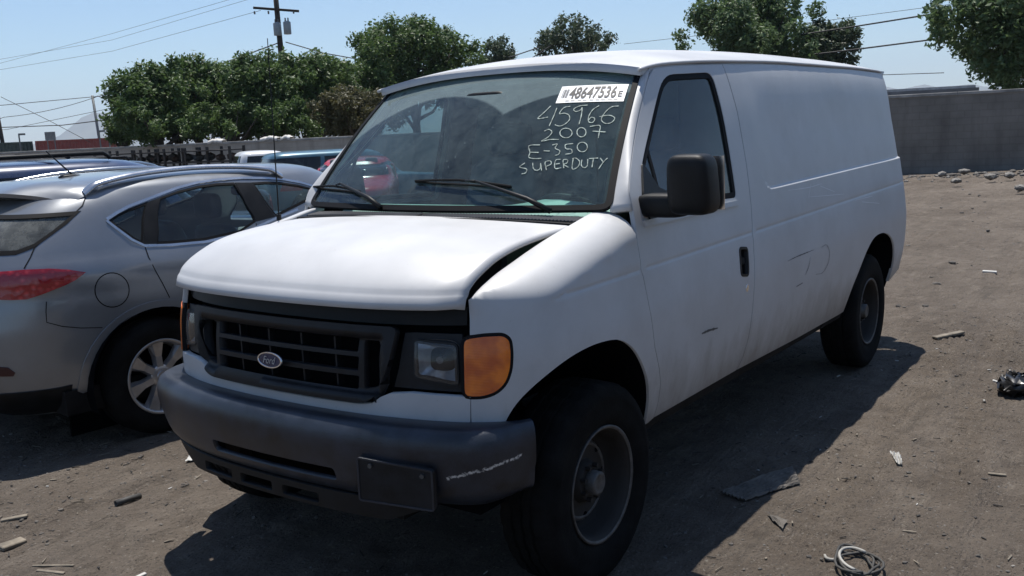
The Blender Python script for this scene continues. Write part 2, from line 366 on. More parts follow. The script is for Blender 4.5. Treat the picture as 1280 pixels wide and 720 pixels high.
def hit(mapf, px, py, u, v, it=40):
    """where the photograph's pixel falls on a surface"""
    def pr(u, v):
        q = mapf(np.array([u]), np.array([v]))[0]-CAM; z = q @ CD; return np.array([640+FPX*(q @ CR)/z, 360-FPX*(q @ CU)/z])
    for _ in range(it):
        e = pr(u, v)-np.array([px, py]); h = 1e-4
        J = np.stack([(pr(u+h, v)-pr(u-h, v))/(2*h), (pr(u, v+h)-pr(u, v-h))/(2*h)], 1)
        try: d = np.linalg.solve(J, e)
        except Exception: break
        d = np.clip(d, -.15, .15); u -= d[0]; v -= d[1]
        if np.abs(d).max() < 1e-6: break
    return u, v

van = empty('cargo_van', (0, 0, 0), 0, 'dusty white cargo van with auction number and handwriting on its windshield', 'van')
def both(fn):
    for sg in (1, -1): fn(sg)
def mir(poly, sg): return [(sg*a, b) for a, b in poly]
S = lambda pts: [(sx(x), z) for x, z in pts]
arch_f = catmull([(.50, .66), (.485, .74), (.45, .81), (.39, .865), (.30, .91), (.17, .938), (.03, .94), (-.1, .92), (-.2, .868), (-.285, .785), (-.345, .70), (-.385, .60), (-.395, .49), (-.40, .40)], 4)
arch_r = catmull([(-3.08, .36), (-3.09, .49), (-3.14, .61), (-3.24, .73), (-3.36, .83), (-3.50, .893), (-3.65, .907), (-3.81, .89), (-3.95, .84), (-4.05, .755), (-4.11, .63), (-4.10, .50), (-4.08, .36)], 4)
dfront = [(-.33, 1.384), (-.322, 1.27), (-.322, 1.154), (-.345, 1.0), (-.388, .829), (-.44, .73), (-.475, .65), (-.482, .58), (-.473, .505)]
drear = [(-1.515, 1.982), (-1.535, 1.75), (-1.522, 1.5), (-1.495, 1.3), (-1.468, 1.2), (-1.435, 1.0), (-1.42, .837), (-1.412, .647), (-1.39, .56), (-1.346, .502)]
ZG = pchip([-.60, -.66, -.76, -1.08, -1.6, -2.44, -3.5, -4.2, -4.5, -4.6], [1.85, 1.90, 1.953, 1.987, 2.005, 2.02, 2.02, 2.01, 2.0, 2.0])
dfront = [tuple(np.array([plan(q[0])[0], q[1]]).astype(float)) for q in (hit(sidemap, a, b, sx(-.5), 1.6) for a, b in ((810, 100), (804, 125), (796.5, 158), (791.5, 188), (788, 215), (786.5, 240)))]+[p for p in dfront if p[1] < 1.36]
ap_px = [(770, 66)]
am_px = [(575.5, 424.7), (605, 421), (628, 420), (636, 425), (638, 440), (637, 462), (631, 479), (619, 490), (603, 495), (582, 495)]
amber_poly = [hit(shell, a, b, .85, .95) for a, b in am_px]; s_seam = .822
amber_poly[0] = (.795, amber_poly[0][1]); amber_poly[-1] = (.800, amber_poly[-1][1]); amber_poly = round_poly(amber_poly, .02, 3)
def fender(sg):
    seal = inset_poly(amber_poly, -.012)
    top = [(u, vtop(u)) for u in np.linspace(s_seam-.01, sx(-.325), 26)]
    out = [(s_seam, .735)]+[(s_seam-.01, top[0][1])]+top+[(sx(x)-.006, z) for x, z in dfront if z < 1.36 and z > .5]+[(sx(-.42), .495), (sx(.0), .495), (sx(.42), .70), (sx(.52), .725)]
    panel('front_fender', mir(out, sg), [mir(S(arch_f)+[(sx(-.3), .30), (sx(.4), .30)], sg), mir(seal, sg)], .035, fendmap, M['van'], van, .02,
          extra=mir([(u, zcrease(0)+dz) for u in np.arange(sx(.3), sx(-.3), .03) for dz in (-.014, -.006, 0, .006, .014)], sg))
    panel('turn_signal', mir(amber_poly, sg), [], .02, shell, M['amber'], van, .03, off=.004)
    panel('lamp_seal', mir(seal, sg), [mir(inset_poly(amber_poly, .003), sg)], .012, shell, M['rubber'], van, .02, off=.0, edge=.02)
both(fender)
win = round_poly([tuple(float(v) for v in (plan(q[0])[0], q[1])) for q in (hit(sidemap, a, b, sx(c), 1.6) for a, b, c in ((802, 262, -.4), (801, 212, -.45), (814, 155, -.6), (829, 93, -.9), (889.5, 90, -1.35), (906, 150, -1.38), (921, 247, -1.3)))], [.01, .05, .1, .09, .06, .1, .03])
def door(sg):
    top = [(x, float(ZG(x))-.022) for x in np.linspace(dfront[0][0]-.07, -1.51, 14)]
    out = dfront[::-1]+top+[(x+.006, z) for x, z in drear[1:]]
    rows = [(sx(x), zcrease(x)+dz) for x in np.arange(-1.45, -.34, .03) for dz in (-.014, -.006, 0, .006, .014)]
    handle = round_poly([(-1.275, 1.118), (-1.372, 1.105), (-1.352, .972), (-1.262, .985)], .025)
    d = panel('front_door', mir(S(out), sg), [mir(S(win), sg), mir(S(handle), sg)], .045, sidemap, M['van'], van, .02, extra=mir(rows, sg), edge=.03)
    h = panel('door_handle', mir(S(handle), sg), [], .02, shellD(.022), M['black_plastic'], d, .0)
    panel('handle_surround', mir(S(inset_poly(handle, -.004)), sg), [mir(S(inset_poly(handle, .008)), sg)], .012, shell0, M['black_plastic'], d, .028, off=.003)
    g = S([(-1.285, 1.07), (-1.352, 1.062), (-1.345, 1.03), (-1.280, 1.036)]); panel('handle_lever', mir(g, sg), [], .015, shellD(.006), M['rubber'], d, .014)
    k = [(sx(-1.335)+.014*math.cos(a), .915+.018*math.sin(a)) for a in np.linspace(0, 2*math.pi, 14)[:-1]]; panel('door_lock', mir(k, sg), [], .01, shell, M['chrome'], d, .006, off=.003)
    panel('door_window', mir(S(inset_poly(win, .012)), sg), [], .06, shellD(.012), M['door_glass'], d, 0)
    panel('window_seal', mir(S(win), sg), [mir(S(inset_poly(win, .026)), sg)], .025, shellD(.004), M['rubber'], d, .012, edge=.03)
    # quarter window divider and beltline weather strip
    panel('window_divider', mir(S([(-.575, 1.35), (-.595, 1.35), (-.655, 1.69), (-.635, 1.67)]), sg), [], .03, shellD(.007), M['rubber'], d, .01)
    panel('belt_moulding', mir(S([(-.40, 1.312), (-1.335, 1.312), (-1.33, 1.335), (-.39, 1.337)]), sg), [], .03, shell0, M['van'], d, .012, off=.012)
    return d
both(door)
def quarter(sg):
    ends = sx(-4.505)
    out = [(sx(x)+.003, z) for x, z in drear]+[(sx(-2.2), .478), (sx(-3.0), .468), (sx(-4.08), .50), (sx(-4.3), .55), (ends, .60), (ends+.55, .62), (ends+.55, 1.955)]+[(sx(x), float(ZG(x))-.022) for x in np.linspace(-4.45, -1.60, 30)]
    rows = [(sx(x), zledge(x)+dz) for x in np.arange(-4.49, -1.70, .035) for dz in (-.004, .001, .0035, .006, .0085, .011, .016)]
    rows += [(sx(x), zcrease(x)+dz) for x in np.arange(-4.49, -1.50, .035) for dz in (-.014, -.006, 0, .006, .014)]
    rows += [(sx(x), 1.36+k*.014) for x in (-1.67, -1.68, -1.687, -1.694, -1.70, -1.71, -1.735, -1.76) for k in range(40)]
    rows += [(sx(x), z) for x in np.arange(-4.49, -1.70, .05) for z in (1.90, 1.915, 1.925, 1.94)]
    panel('side_panel', mir(out, sg), [mir(S(arch_r), sg)], .055, sidemap, M['van'], van, .02, extra=mir(rows, sg), edge=.035)
    panel('rocker', mir([(sx(-.36), .50), (sx(-.36), .455), (sx(-3.1), .425), (sx(-3.1), .474), (sx(-1.4), .495)], sg), [], .04, shellD(.012), M['under'], van, .05)
both(quarter)
panel('back_doors', [(sx(-4.505)+.555, .62), (SEND*2-sx(-4.505)-.555, .62), (SEND*2-sx(-4.505)-.555, 1.955), (sx(-4.505)+.555, 1.955)], [], .08,
      lambda U, V: np.where((U > SEND)[:, None], shell(2*SEND-U, V)*np.array([1, -1, 1]), shell(U, V)), M['van'], van, .02)
# inner lining keeps the gaps between the panels dark
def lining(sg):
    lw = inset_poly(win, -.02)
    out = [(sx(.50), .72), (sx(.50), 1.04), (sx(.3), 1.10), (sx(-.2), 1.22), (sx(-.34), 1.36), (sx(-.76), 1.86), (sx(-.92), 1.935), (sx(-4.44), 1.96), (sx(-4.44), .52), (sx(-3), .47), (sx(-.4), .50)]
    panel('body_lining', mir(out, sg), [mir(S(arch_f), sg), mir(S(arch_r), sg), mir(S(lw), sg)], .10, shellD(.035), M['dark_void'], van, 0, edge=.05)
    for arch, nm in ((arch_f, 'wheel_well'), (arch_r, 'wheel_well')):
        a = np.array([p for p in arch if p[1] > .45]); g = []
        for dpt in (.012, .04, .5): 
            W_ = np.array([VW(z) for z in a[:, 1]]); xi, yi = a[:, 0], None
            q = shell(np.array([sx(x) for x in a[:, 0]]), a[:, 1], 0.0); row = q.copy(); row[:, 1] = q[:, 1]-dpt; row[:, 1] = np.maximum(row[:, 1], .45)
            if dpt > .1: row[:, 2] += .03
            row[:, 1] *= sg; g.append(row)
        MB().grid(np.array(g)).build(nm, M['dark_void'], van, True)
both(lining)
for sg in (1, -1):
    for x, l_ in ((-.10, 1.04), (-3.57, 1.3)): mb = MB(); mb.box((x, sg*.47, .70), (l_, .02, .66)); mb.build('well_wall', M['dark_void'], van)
# ---- nose: hood, header, grille, lamps
HF = lambda y: np.interp(np.abs(y), _pl[_kf, 1], _pl[_kf, 0])
hp = pchip([0, .012, .03, .05, .09, .15, .24, .42, .62, .80], [0, .036, .060, .079, .104, .130, .160, .190, .204, .209])
def hoodmap(U, T):
    U = np.asarray(U, float); T = np.asarray(T, float); xf = HF(U)+.004-.03*sst(np.abs(U), .70, .80); xr = -.085-.10*(U/.8)**2
    q = np.where(T < .25, T/.25*.12, .12+(T-.25)/.75*.88); d = q*(xf-xr)
    z = 1.142+hp(d*.80/(xf-xr+1e-9)*1.0)*(1-.05*(U/.8)**2)+.022*(1-(U/.8)**2)*sst(d, 0, .2)-.006*sst(np.abs(U), .76, .79)
    z = z-.006*np.exp(-((d-.022)/.006)**2)
    return np.stack([xf-d, U, z], -1)
us = np.linspace(-.783, .783, 64); ts = np.concatenate([np.linspace(0, .25, 16), np.linspace(.27, 1, 34)])
UU, TT = np.meshgrid(us, ts, indexing='ij'); hv = hoodmap(UU.ravel(), TT.ravel()).reshape(64, 50, 3)
mb = MB(); mb.grid(hv); hood = mb.build('hood', M['van'], van, True); autosmooth(hood, 60)
sd = hood.modifiers.new('thickness', 'SOLIDIFY'); sd.thickness = .014; sd.offset = -1
# lower lip of the hood, an edge that shows as a bright line
# header panel below the lamps
def hdr(ysign=1): pass
gt, gb = .555, .43
gril_out = round_poly([(sy(-gt), 1.078), (sy(gt), 1.078), (sy(gt-.03), .93), (sy(gb+.03), .822), (sy(gb-.02), .806), (sy(-gb+.02), .806), (sy(-gb-.03), .822), (sy(-gt+.03), .93)], [.03, .03, .2, .04, .05, .05, .04, .2])
hdr_out = [(-s_seam+.004, .735), (s_seam-.004, .735), (s_seam-.004, .842), (sy(.74), .845), (sy(.60), .852), (sy(.52), .845), (sy(.485), .83), (sy(.45), .805), (sy(.40), .797), (sy(.2), .795), (0, .795), (sy(-.2), .795), (sy(-.40), .797), (sy(-.45), .805), (sy(-.485), .83), (sy(-.52), .845), (sy(-.60), .852), (sy(-.74), .845), (-s_seam+.004, .842)]
panel('header_panel', hdr_out, [], .03, shell, M['van'], van, .03)
panel('radiator_support', [(-.80, 1.075), (.80, 1.075), (.80, 1.135), (-.80, 1.135)], [], .05, shellD(.035), M['black_plastic'], van, .03)
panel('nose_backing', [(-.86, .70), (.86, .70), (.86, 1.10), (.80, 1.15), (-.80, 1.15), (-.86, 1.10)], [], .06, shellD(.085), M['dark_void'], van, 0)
gc = []
cols = [(-.395, .395)]
slots = []
for z0, z1 in ((.978, 1.027), (.911, .962), (.847, .894)):
    slots.append(round_poly([(sy(-.385), z0), (sy(.385), z0), (sy(.39), z1), (sy(-.39), z1)], .008, 3))
for sg in (1, -1): slots.append(round_poly([(sy(sg*.41), .848), (sy(sg*.475), .864), (sy(sg*.50), 1.022), (sy(sg*.41), 1.022)], .012, 3))
def grillemap(U, V):
    # the bars step back from a proud outer frame
    a = np.abs(U); fr = sst(a, .40, .47); e = np.maximum(sst(V, 1.024, 1.04), 1-sst(V, .832, .846)); k = np.maximum(fr*0, e)
    return shell(U, V, -.018*np.maximum(k, sst(a, .475, .50))+.012*(1-np.maximum(k, sst(a, .475, .50))))
grille = panel('grille', gril_out, slots, .022, grillemap, M['grille_plastic'], van, .035)
for y in (-.26, -.08, .10, .27): 
    mb = MB(); p = shell(np.array([sy(y)]), np.array([.93]), .045)[0]; mb.box((p[0], p[1], .932), (.03, .008, .18)); mb.build('grille_rib', M['grille_plastic'], grille)
# badge
def oval(cx, cy, rx, ry, n=40): return [(cx+rx*math.cos(2*math.pi*k/n), cy+ry*math.sin(2*math.pi*k/n)) for k in range(n)]
lu, lv = hit(grillemap, 344.5, 448, 0, .92)
def badgemap(U, V):
    p = shell(np.array([lu]), np.array([lv]), -.012)[0]; U = np.asarray(U); V = np.asarray(V)
    return np.stack([p[0]+.004-.25*(U-lu)**2*10*0-.08*(V-lv), p[1]+(U-lu), V], -1)
M['badge_blue'] = pmat('deep_blue_enamel', (.012, .022, .07), .2, var=.1, coat=.5)
badge = panel('badge', oval(lu, lv, .062, .027), [], .015, badgemap, M['badge_blue'], van, .014)
panel('badge_ring', oval(lu, lv, .066, .0295), [oval(lu, lv, .0615, .0255)], .008, badgemap, M['chrome'], badge, .012, off=.003, edge=.012)
def text_panel(name, txt, mapf, box, mat, parent, shear=0.0, offset=0.0, off=.004, sx_=1.0):
    """lettering as a mesh laid on a surface; box = (u0, v0, u1, v1)"""
    c = bpy.data.curves.new(name, 'FONT'); c.body = txt; c.shear = shear; c.offset = offset; c.resolution_u = 3; c.fill_mode = 'FRONT'
    t = bpy.data.objects.new('tmp', c); COL.objects.link(t); dg = bpy.context.evaluated_depsgraph_get(); dg.update()
    me = t.evaluated_get(dg).to_mesh(); V = np.array([v.co[:2] for v in me.vertices]); F = [tuple(p.vertices) for p in me.polygons]
    t.evaluated_get(dg).to_mesh_clear(); bpy.data.objects.remove(t)
    lo, hi = V.min(0), V.max(0); q = (V-lo)/(hi-lo); U = box[0]+q[:, 0]*(box[2]-box[0]); W_ = box[1]+q[:, 1]*(box[3]-box[1])
    P = mapf(U, W_)+fdnormals(mapf, U, W_)*off
    return mk(name, P, F, mat, parent)
M['silver_print'] = pmat('silver_lettering', (.38, .40, .43), .35, metal=.6, var=.05)
text_panel('badge_lettering', 'Ford', badgemap, (lu-.034, lv-.013, lu+.036, lv+.014), M['silver_print'], badge, shear=.35, off=.0035)
def headlamp(sg):
    bez = [(sy(.525), .862), (sy(.60), .860), (.786, .852), (.784, 1.048), (sy(.60), 1.052), (sy(.565), 1.05), (sy(.545), .93)]
    lens = round_poly([(.617, .905), (.772, .880), (.765, 1.014), (.612, 1.028)], .014, 4)
    bm_ = lambda U, V: shell(U, V, .028)
    bz = panel('headlight_bezel', mir(bez, sg), [mir(lens, sg)], .03, bm_, M['grille_plastic'], van, .04)
    hl = panel('headlight', mir(lens, sg), [], .02, lambda U, V: shell(U, V, .016-.01*np.cos((np.abs(U)-.69)*18)*np.cos((V-.955)*18)), M['lens'], van, 0)
    panel('headlight_frame', mir(inset_poly(lens, -.006), sg), [mir(inset_poly(lens, .008), sg)], .012, shellD(.016), M['grille_plastic'], hl, .012)
    # reflector bowl with bulb
    c = shell(np.array([sg*.695]), np.array([.955]), .02)[0]; nx, ny = plan(.695)[2:]; n = Vector((nx, sg*ny, 0)).normalized()
    a = Vector((0, 0, 1)); b = n.cross(a); mb = MB(); g = []
    for i in range(9):
        rr = 1-(i/8); row = []
        for k in range(28):
            q = 2*math.pi*k/28; ux = math.copysign(abs(math.cos(q))**.55, math.cos(q))*.088*math.sqrt(rr); uz = math.copysign(abs(math.sin(q))**.55, math.sin(q))*.078*math.sqrt(rr)
            row.append(Vector(c)+b*ux+a*uz+n*(.012+.075*(1-rr)))
        g.append([tuple(v) for v in row])
    mb.grid(np.array(g), wrap=True); mb.build('reflector', M['reflector'], hl, True)
    mb = MB(); bp = Vector(c)+n*.075; mb.tube([bp, bp-n*.045], .013, 12); mb.build('bulb', M['bulb'], hl)
M['reflector'] = pmat('dulled_reflector', (.72, .73, .75), .2, metal=.6, var=.15, scale=25)
M['bulb'] = pmat('glass_bulb_cap', (.08, .08, .09), .2)
both(headlamp)
# ---- bumper
bpf = [(-.035, .758), (.03, .768), (.066, .766), (.094, .752), (.110, .720), (.113, .685), (.107, .640), (.097, .602), (.086, .560), (.068, .515), (.040, .487), (-.02, .476)]
bpr = catmull(bpf, 8); bt = np.concatenate([[0], np.cumsum(np.linalg.norm(np.diff(bpr, axis=0), axis=1))])
tz = lambda z: float(bt[-1]-np.interp(-z, -bpr[20:, 1], bt[20:]))
def bumpmap(U, T):
    U = np.asarray(U, float); T = bt[-1]-np.asarray(T, float); x, y, nx, ny = plan(np.abs(U)*.955); o = np.interp(T, bt, bpr[:, 0]); z = np.interp(T, bt, bpr[:, 1]); e = sst(np.abs(U), .86, 1.08)
    o = o*(1-.55*e)-.010*e; z = z-.012*sst(np.abs(U), .5, 1.05)
    mid = z-.64; z = .64+mid*np.where(mid < 0, 1-.22*e, 1-.05*e); o = o*np.where(mid < -.06, 1-.25*e, 1)
    return np.stack([x-nx*o, (y-ny*o)*np.where(U < 0, -1, 1), z], -1)
def bumper_mat():
    m = pmat('sky_tinted_black_bumper', (.024, .030, .043), .38, var=.35, scale=8, bump=.12, bscale=220, rvar=.08)  # base colour carries some of the sky's blue sheen on black plastic
    nt, b, L = nodes(m); src = b.inputs['Base Color'].links[0].from_socket
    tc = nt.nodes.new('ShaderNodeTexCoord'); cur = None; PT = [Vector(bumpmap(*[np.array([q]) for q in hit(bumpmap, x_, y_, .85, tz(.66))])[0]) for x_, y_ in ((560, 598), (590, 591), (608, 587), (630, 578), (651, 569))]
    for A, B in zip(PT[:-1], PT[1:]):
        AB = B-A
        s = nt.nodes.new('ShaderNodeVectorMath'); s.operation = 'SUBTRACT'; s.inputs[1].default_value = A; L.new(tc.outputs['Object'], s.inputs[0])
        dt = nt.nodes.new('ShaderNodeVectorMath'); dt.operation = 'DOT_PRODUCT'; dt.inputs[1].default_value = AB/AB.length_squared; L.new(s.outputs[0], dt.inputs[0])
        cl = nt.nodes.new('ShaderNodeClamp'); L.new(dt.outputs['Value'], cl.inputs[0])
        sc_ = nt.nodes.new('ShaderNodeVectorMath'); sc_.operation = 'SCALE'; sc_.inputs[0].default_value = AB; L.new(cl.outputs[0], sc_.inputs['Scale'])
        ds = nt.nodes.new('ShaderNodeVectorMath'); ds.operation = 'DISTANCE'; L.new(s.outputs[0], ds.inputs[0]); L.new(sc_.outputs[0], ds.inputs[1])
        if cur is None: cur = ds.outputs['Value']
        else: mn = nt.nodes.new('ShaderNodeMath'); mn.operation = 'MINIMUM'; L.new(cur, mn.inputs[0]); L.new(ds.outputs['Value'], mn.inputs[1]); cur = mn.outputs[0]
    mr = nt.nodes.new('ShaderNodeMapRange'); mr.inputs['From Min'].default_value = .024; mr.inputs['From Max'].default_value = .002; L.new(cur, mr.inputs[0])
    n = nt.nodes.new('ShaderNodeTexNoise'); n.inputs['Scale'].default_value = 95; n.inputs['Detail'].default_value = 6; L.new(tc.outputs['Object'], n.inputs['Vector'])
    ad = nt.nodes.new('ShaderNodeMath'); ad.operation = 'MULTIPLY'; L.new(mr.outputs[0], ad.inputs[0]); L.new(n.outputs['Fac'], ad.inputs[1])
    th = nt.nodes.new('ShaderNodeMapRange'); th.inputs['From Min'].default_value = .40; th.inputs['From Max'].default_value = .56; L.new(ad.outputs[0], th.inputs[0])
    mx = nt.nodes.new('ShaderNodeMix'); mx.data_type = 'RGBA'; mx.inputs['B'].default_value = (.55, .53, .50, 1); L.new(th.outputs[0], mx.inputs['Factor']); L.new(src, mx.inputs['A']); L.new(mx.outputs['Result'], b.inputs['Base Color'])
    return m
M['bumper'] = bumper_mat()
bslots = [round_poly([(-.33, tz(.588)), (.36, tz(.588)), (.36, tz(.538)), (-.33, tz(.538))], .018, 5)]
bumper = panel('front_bumper', [(-1.07, 0), (1.07, 0), (1.07, bt[-1]), (-1.07, bt[-1])], bslots, .03, bumpmap, M['bumper'], van, .02)
# lower air dam behind and below
adm = lambda U, V: np.stack([plan(np.abs(U)*.94)[0]-plan(np.abs(U))[2]*.055, (plan(np.abs(U)*.94)[1]-plan(np.abs(U))[3]*.04)*np.where(U < 0, -1, 1), V-.00*U], -1)
panel('air_dam', [(-.56, .412), (.56, .412), (.76, .485), (-.76, .485)], [round_poly([(a, .425), (a+.20, .425), (a+.20, .462), (a, .462)], .01, 3) for a in (-.48, -.22, .04)], .03, adm, M['black_plastic'], van, .03)
mb = MB(); mb.box((.34, 0, .55), (.40, 1.6, .26)); mb.build('bumper_core', M['dark_void'], van)
def platemap(U, Z):
    U = np.asarray(U, float); Z = np.asarray(Z, float); a0 = np.array([.478, .765]); P2 = np.array([[plan(u*.955)[0]-plan(u*.955)[2]*.122, plan(u*.955)[1]-plan(u*.955)[3]*.122] for u in a0]); t = (U-a0[0])/(a0[1]-a0[0]); d = P2[1]-P2[0]; n = np.array([d[1], -d[0]])/np.linalg.norm(d)
    return np.stack([P2[0, 0]+d[0]*t+n[0]*.012, P2[0, 1]+d[1]*t+n[1]*.012, Z], -1)
pl_poly = round_poly([hit(platemap, *p, .6, .58) for p in ((445.5, 571), (540.5, 588.5), (543.5, 640), (449, 625.5))], .012, 4)
plate = panel('plate_bracket', pl_poly, [], .03, platemap, M['grille_plastic'], van, .03)
panel('bracket_rim', pl_poly, [inset_poly(pl_poly, .006)], .01, platemap, M['bumper'], plate, .006, off=.003, edge=.03)
for pp in ((463, 582), (528, 595)):
    q = hit(platemap, *pp, .6, .6); P = platemap(np.array([q[0]]), np.array([q[1]]))[0]; n = fdnormals(platemap, np.array([q[0]]), np.array([q[1]]))[0]; mb = MB(); mb.tube([P, P+n*.007], .008, 8); mb.build('bracket_bolt', M['worn_steel'], plate)
# ---- windshield, cowl, pillars, roof
def wsmap(A, B):
    A = np.asarray(A, float); B = np.asarray(B, float)
    xb = -.175-.125*A**2; zb = 1.388+.002*A**2; xt = -.80-.028*A**2; zt = 2.002-.047*A**2; yb = .862; yt = .732
    bow = .035*4*B*(1-B)*(1-.3*A*A); bx, bz = .66, .75
    return np.stack([xb+(xt-xb)*B+bow*bx, A*(yb+(yt-yb)*B), zb+(zt-zb)*B+bow*bz], -1)
wsm = lambda U, V: wsmap(np.asarray(U)/.80, np.asarray(V)/.87)      # coordinates in metres
ws_poly = round_poly([(-.80, 0), (.80, 0), (.80, .87), (-.80, .87)], [.05, .05, .06, .06])
def ws_mat():
    m, mix, dust = glass('dusty_windshield_glass', (.60, .82, .80), .08, dcol=(.33, .42, .42)); nt = m.node_tree; L = nt.links
    tc = nt.nodes.new('ShaderNodeTexCoord'); cur = None
    for y, rad in ((.245, .0), (-.43, .0)): pass
    arcs = []
    for (px, py), (ex, ey) in (((690, 270), (745, 112)), ((478, 266), (575, 121))):
        a = hit(wsm, px, py, .3, .0); e = hit(wsm, ex, ey, .3, .6); A = Vector(wsm(np.array([a[0]]), np.array([a[1]]))[0]); E_ = Vector(wsm(np.array([e[0]]), np.array([e[1]]))[0]); arcs.append((A, (A-E_).length))
    for A, rad in arcs:
        ds = nt.nodes.new('ShaderNodeVectorMath'); ds.operation = 'DISTANCE'; ds.inputs[1].default_value = A; L.new(tc.outputs['Object'], ds.inputs[0])
        mr = nt.nodes.new('ShaderNodeMapRange'); mr.inputs['From Min'].default_value = rad-.006; mr.inputs['From Max'].default_value = rad+.006; L.new(ds.outputs['Value'], mr.inputs[0])
        if cur is None: cur = mr.outputs[0]
        else:
            mn = nt.nodes.new('ShaderNodeMath'); mn.operation = 'MINIMUM'; L.new(cur, mn.inputs[0]); L.new(mr.outputs[0], mn.inputs[1]); cur = mn.outputs[0]
    base = dust.outputs[0]
    k = nt.nodes.new('ShaderNodeMath'); k.operation = 'MULTIPLY_ADD'; k.inputs[1].default_value = .23; L.new(cur, k.inputs[0]); L.new(base, k.inputs[2])
    # specks
    v = nt.nodes.new('ShaderNodeTexVoronoi'); v.inputs['Scale'].default_value = 34; L.new(tc.outputs['Object'], v.inputs['Vector'])
    m2 = nt.nodes.new('ShaderNodeMapRange'); m2.inputs['From Min'].default_value = .10; m2.inputs['From Max'].default_value = .04; m2.inputs['To Max'].default_value = .5; L.new(v.outputs['Distance'], m2.inputs[0])
    n3 = nt.nodes.new('ShaderNodeTexNoise'); n3.inputs['Scale'].default_value = 6; L.new(tc.outputs['Object'], n3.inputs['Vector'])
    m3 = nt.nodes.new('ShaderNodeMapRange'); m3.inputs['From Min'].default_value = .5; m3.inputs['From Max'].default_value = .62; L.new(n3.outputs['Fac'], m3.inputs[0])
    mu = nt.nodes.new('ShaderNodeMath'); mu.operation = 'MULTIPLY'; L.new(m2.outputs[0], mu.inputs[0]); L.new(m3.outputs[0], mu.inputs[1])
    ad = nt.nodes.new('ShaderNodeMath'); ad.operation = 'ADD'; ad.use_clamp = True; L.new(k.outputs[0], ad.inputs[0]); L.new(mu.outputs[0], ad.inputs[1])
    L.new(ad.outputs[0], mix.inputs[0])
    return m
M['windshield'] = ws_mat()
wind = panel('windshield', ws_poly, [], .05, wsm, M['windshield'], van, 0)
panel('windshield_seal', inset_poly(ws_poly, -.004), [inset_poly(ws_poly, .022)], .02, wsm, M['rubber'], wind, .02, off=.006, edge=.03)
for sg in (1, -1):   # black ceramic edge inside the seal
    panel('seal_lip', [(sg*.79, .02), (sg*.79, .86), (sg*.765, .86), (sg*.765, .02)], [], .03, wsm, M['rubber'], wind, 0, off=-.006)
def pillar(sg):
    g = []; zz = np.array([p[1] for p in dfront if p[1] > 1.2]); xx = np.array([p[0] for p in dfront if p[1] > 1.2]); o_ = np.argsort(zz); zz, xx = zz[o_], xx[o_]
    for i in range(25):
        t = i/24; a = wsmap(np.array([.995]), np.array([-.01+t*1.0]))[0]
        z = max(1.372, min(1.955, a[2]+.0)); bx = float(np.interp(z, zz, xx))+.006
        if z > zz[-1]: bx = xx[-1]+(xx[-1]-xx[-3])/(zz[-1]-zz[-3])*(z-zz[-1])+.006
        b = sidemap(np.array([sx(bx)]), np.array([z]))[0]; row = []
        for k in range(9):
            q = k/8; p = a+(b-a)*q; n = np.array([.35, .75, .2]); p = p+n*.010*math.sin(math.pi*q); row.append((p[0], p[1]*sg, p[2]))
        g.append(row)
    mb = MB(); mb.grid(np.array(g)); o = mb.build('windshield_pillar', M['van'], van, True); autosmooth(o, 60); s = o.modifiers.new('t', 'SOLIDIFY'); s.thickness = .025; s.offset = -1
both(pillar)
ZC = pchip([-.78, -.82, -.90, -1.0, -1.3, -1.8, -2.9, -4.0, -4.45, -4.55], [2.012, 2.024, 2.04, 2.055, 2.085, 2.11, 2.13, 2.12, 2.085, 2.05])
def roofmap(X, Y):
    X = np.asarray(X, float); Y = np.asarray(Y, float); ze = ZG(np.minimum(X, -.72)); ye = VW(ze)-cabD(X, ze)+.008; t = np.clip(np.abs(Y)/ye, 0, 1.05)
    return np.stack([X, Y, ze+(ZC(X)-ze)*(1-t**2.6)], -1)
edge = [(x, float(VW(float(ZG(x)))-cabD(x, float(ZG(x))))+.006) for x in (-.755, -.80, -.9, -1.1, -1.6, -2.4, -3.4, -4.2, -4.42)]
rp_ = [(-.745, 0), (-.747, .3), (-.752, .55), (-.755, .70)]+edge+[(-4.5, .70), (-4.53, .4), (-4.54, 0)]
roof_poly = rp_+[(x, -y) for x, y in rp_[::-1] if y > 0]
roof = panel('roof', roof_poly, [], .07, roofmap, M['van'], van, .035, edge=.04)
def gutter(sg):
    P = [shell(np.array([sx(x)]), np.array([float(ZG(x))-.006]), -.004+float(cabD(x, 1.95)))[0] for x in np.concatenate([np.linspace(-.74, -.95, 10), np.linspace(-1.0, -4.46, 30)])]
    mb = MB(); mb.tube([(p[0], sg*p[1], p[2]) for p in P], .008, 8); mb.build('rain_gutter', M['van'], van, True)
both(gutter)
# cowl with its vent slats
def cowlmap(U, T):
    A = np.asarray(U)/.80; xr = -.075-.10*A**2; b = wsmap(A, np.zeros_like(A)-.015); t = np.asarray(T)/.10
    x = xr+(b[..., 0]+.01-xr)*t; z = 1.372-.012*A**2*0-.014*np.abs(A)**3+(b[..., 2]-.004-1.368)*t-.012*np.sin(math.pi*np.clip(t, 0, 1)); return np.stack([x, np.asarray(U)*.985, z-.008*A**2], -1)
cowl = panel('cowl', [(-.80, -.03), (.80, -.03), (.80, .11), (-.80, .11)], [], .04, cowlmap, M['rubber'], van, .02)
mb = MB()
for i in range(104):
    u = -.775+i*1.55/103
    if abs(u-.03) < .02: continue
    q = cowlmap(np.array([u, u+.004]), np.array([.022, .088])); dv = Vector(q[1])-Vector(q[0]); c = (Vector(q[0])+Vector(q[1]))/2+Vector((0, 0, .005)); mb.box(c, (dv.length, .0065, .010), Vector((1, 0, 0)).rotation_difference(dv).to_matrix())
M['slat'] = pmat('faded_cowl_slats', (.10, .10, .105), .6, var=.2)
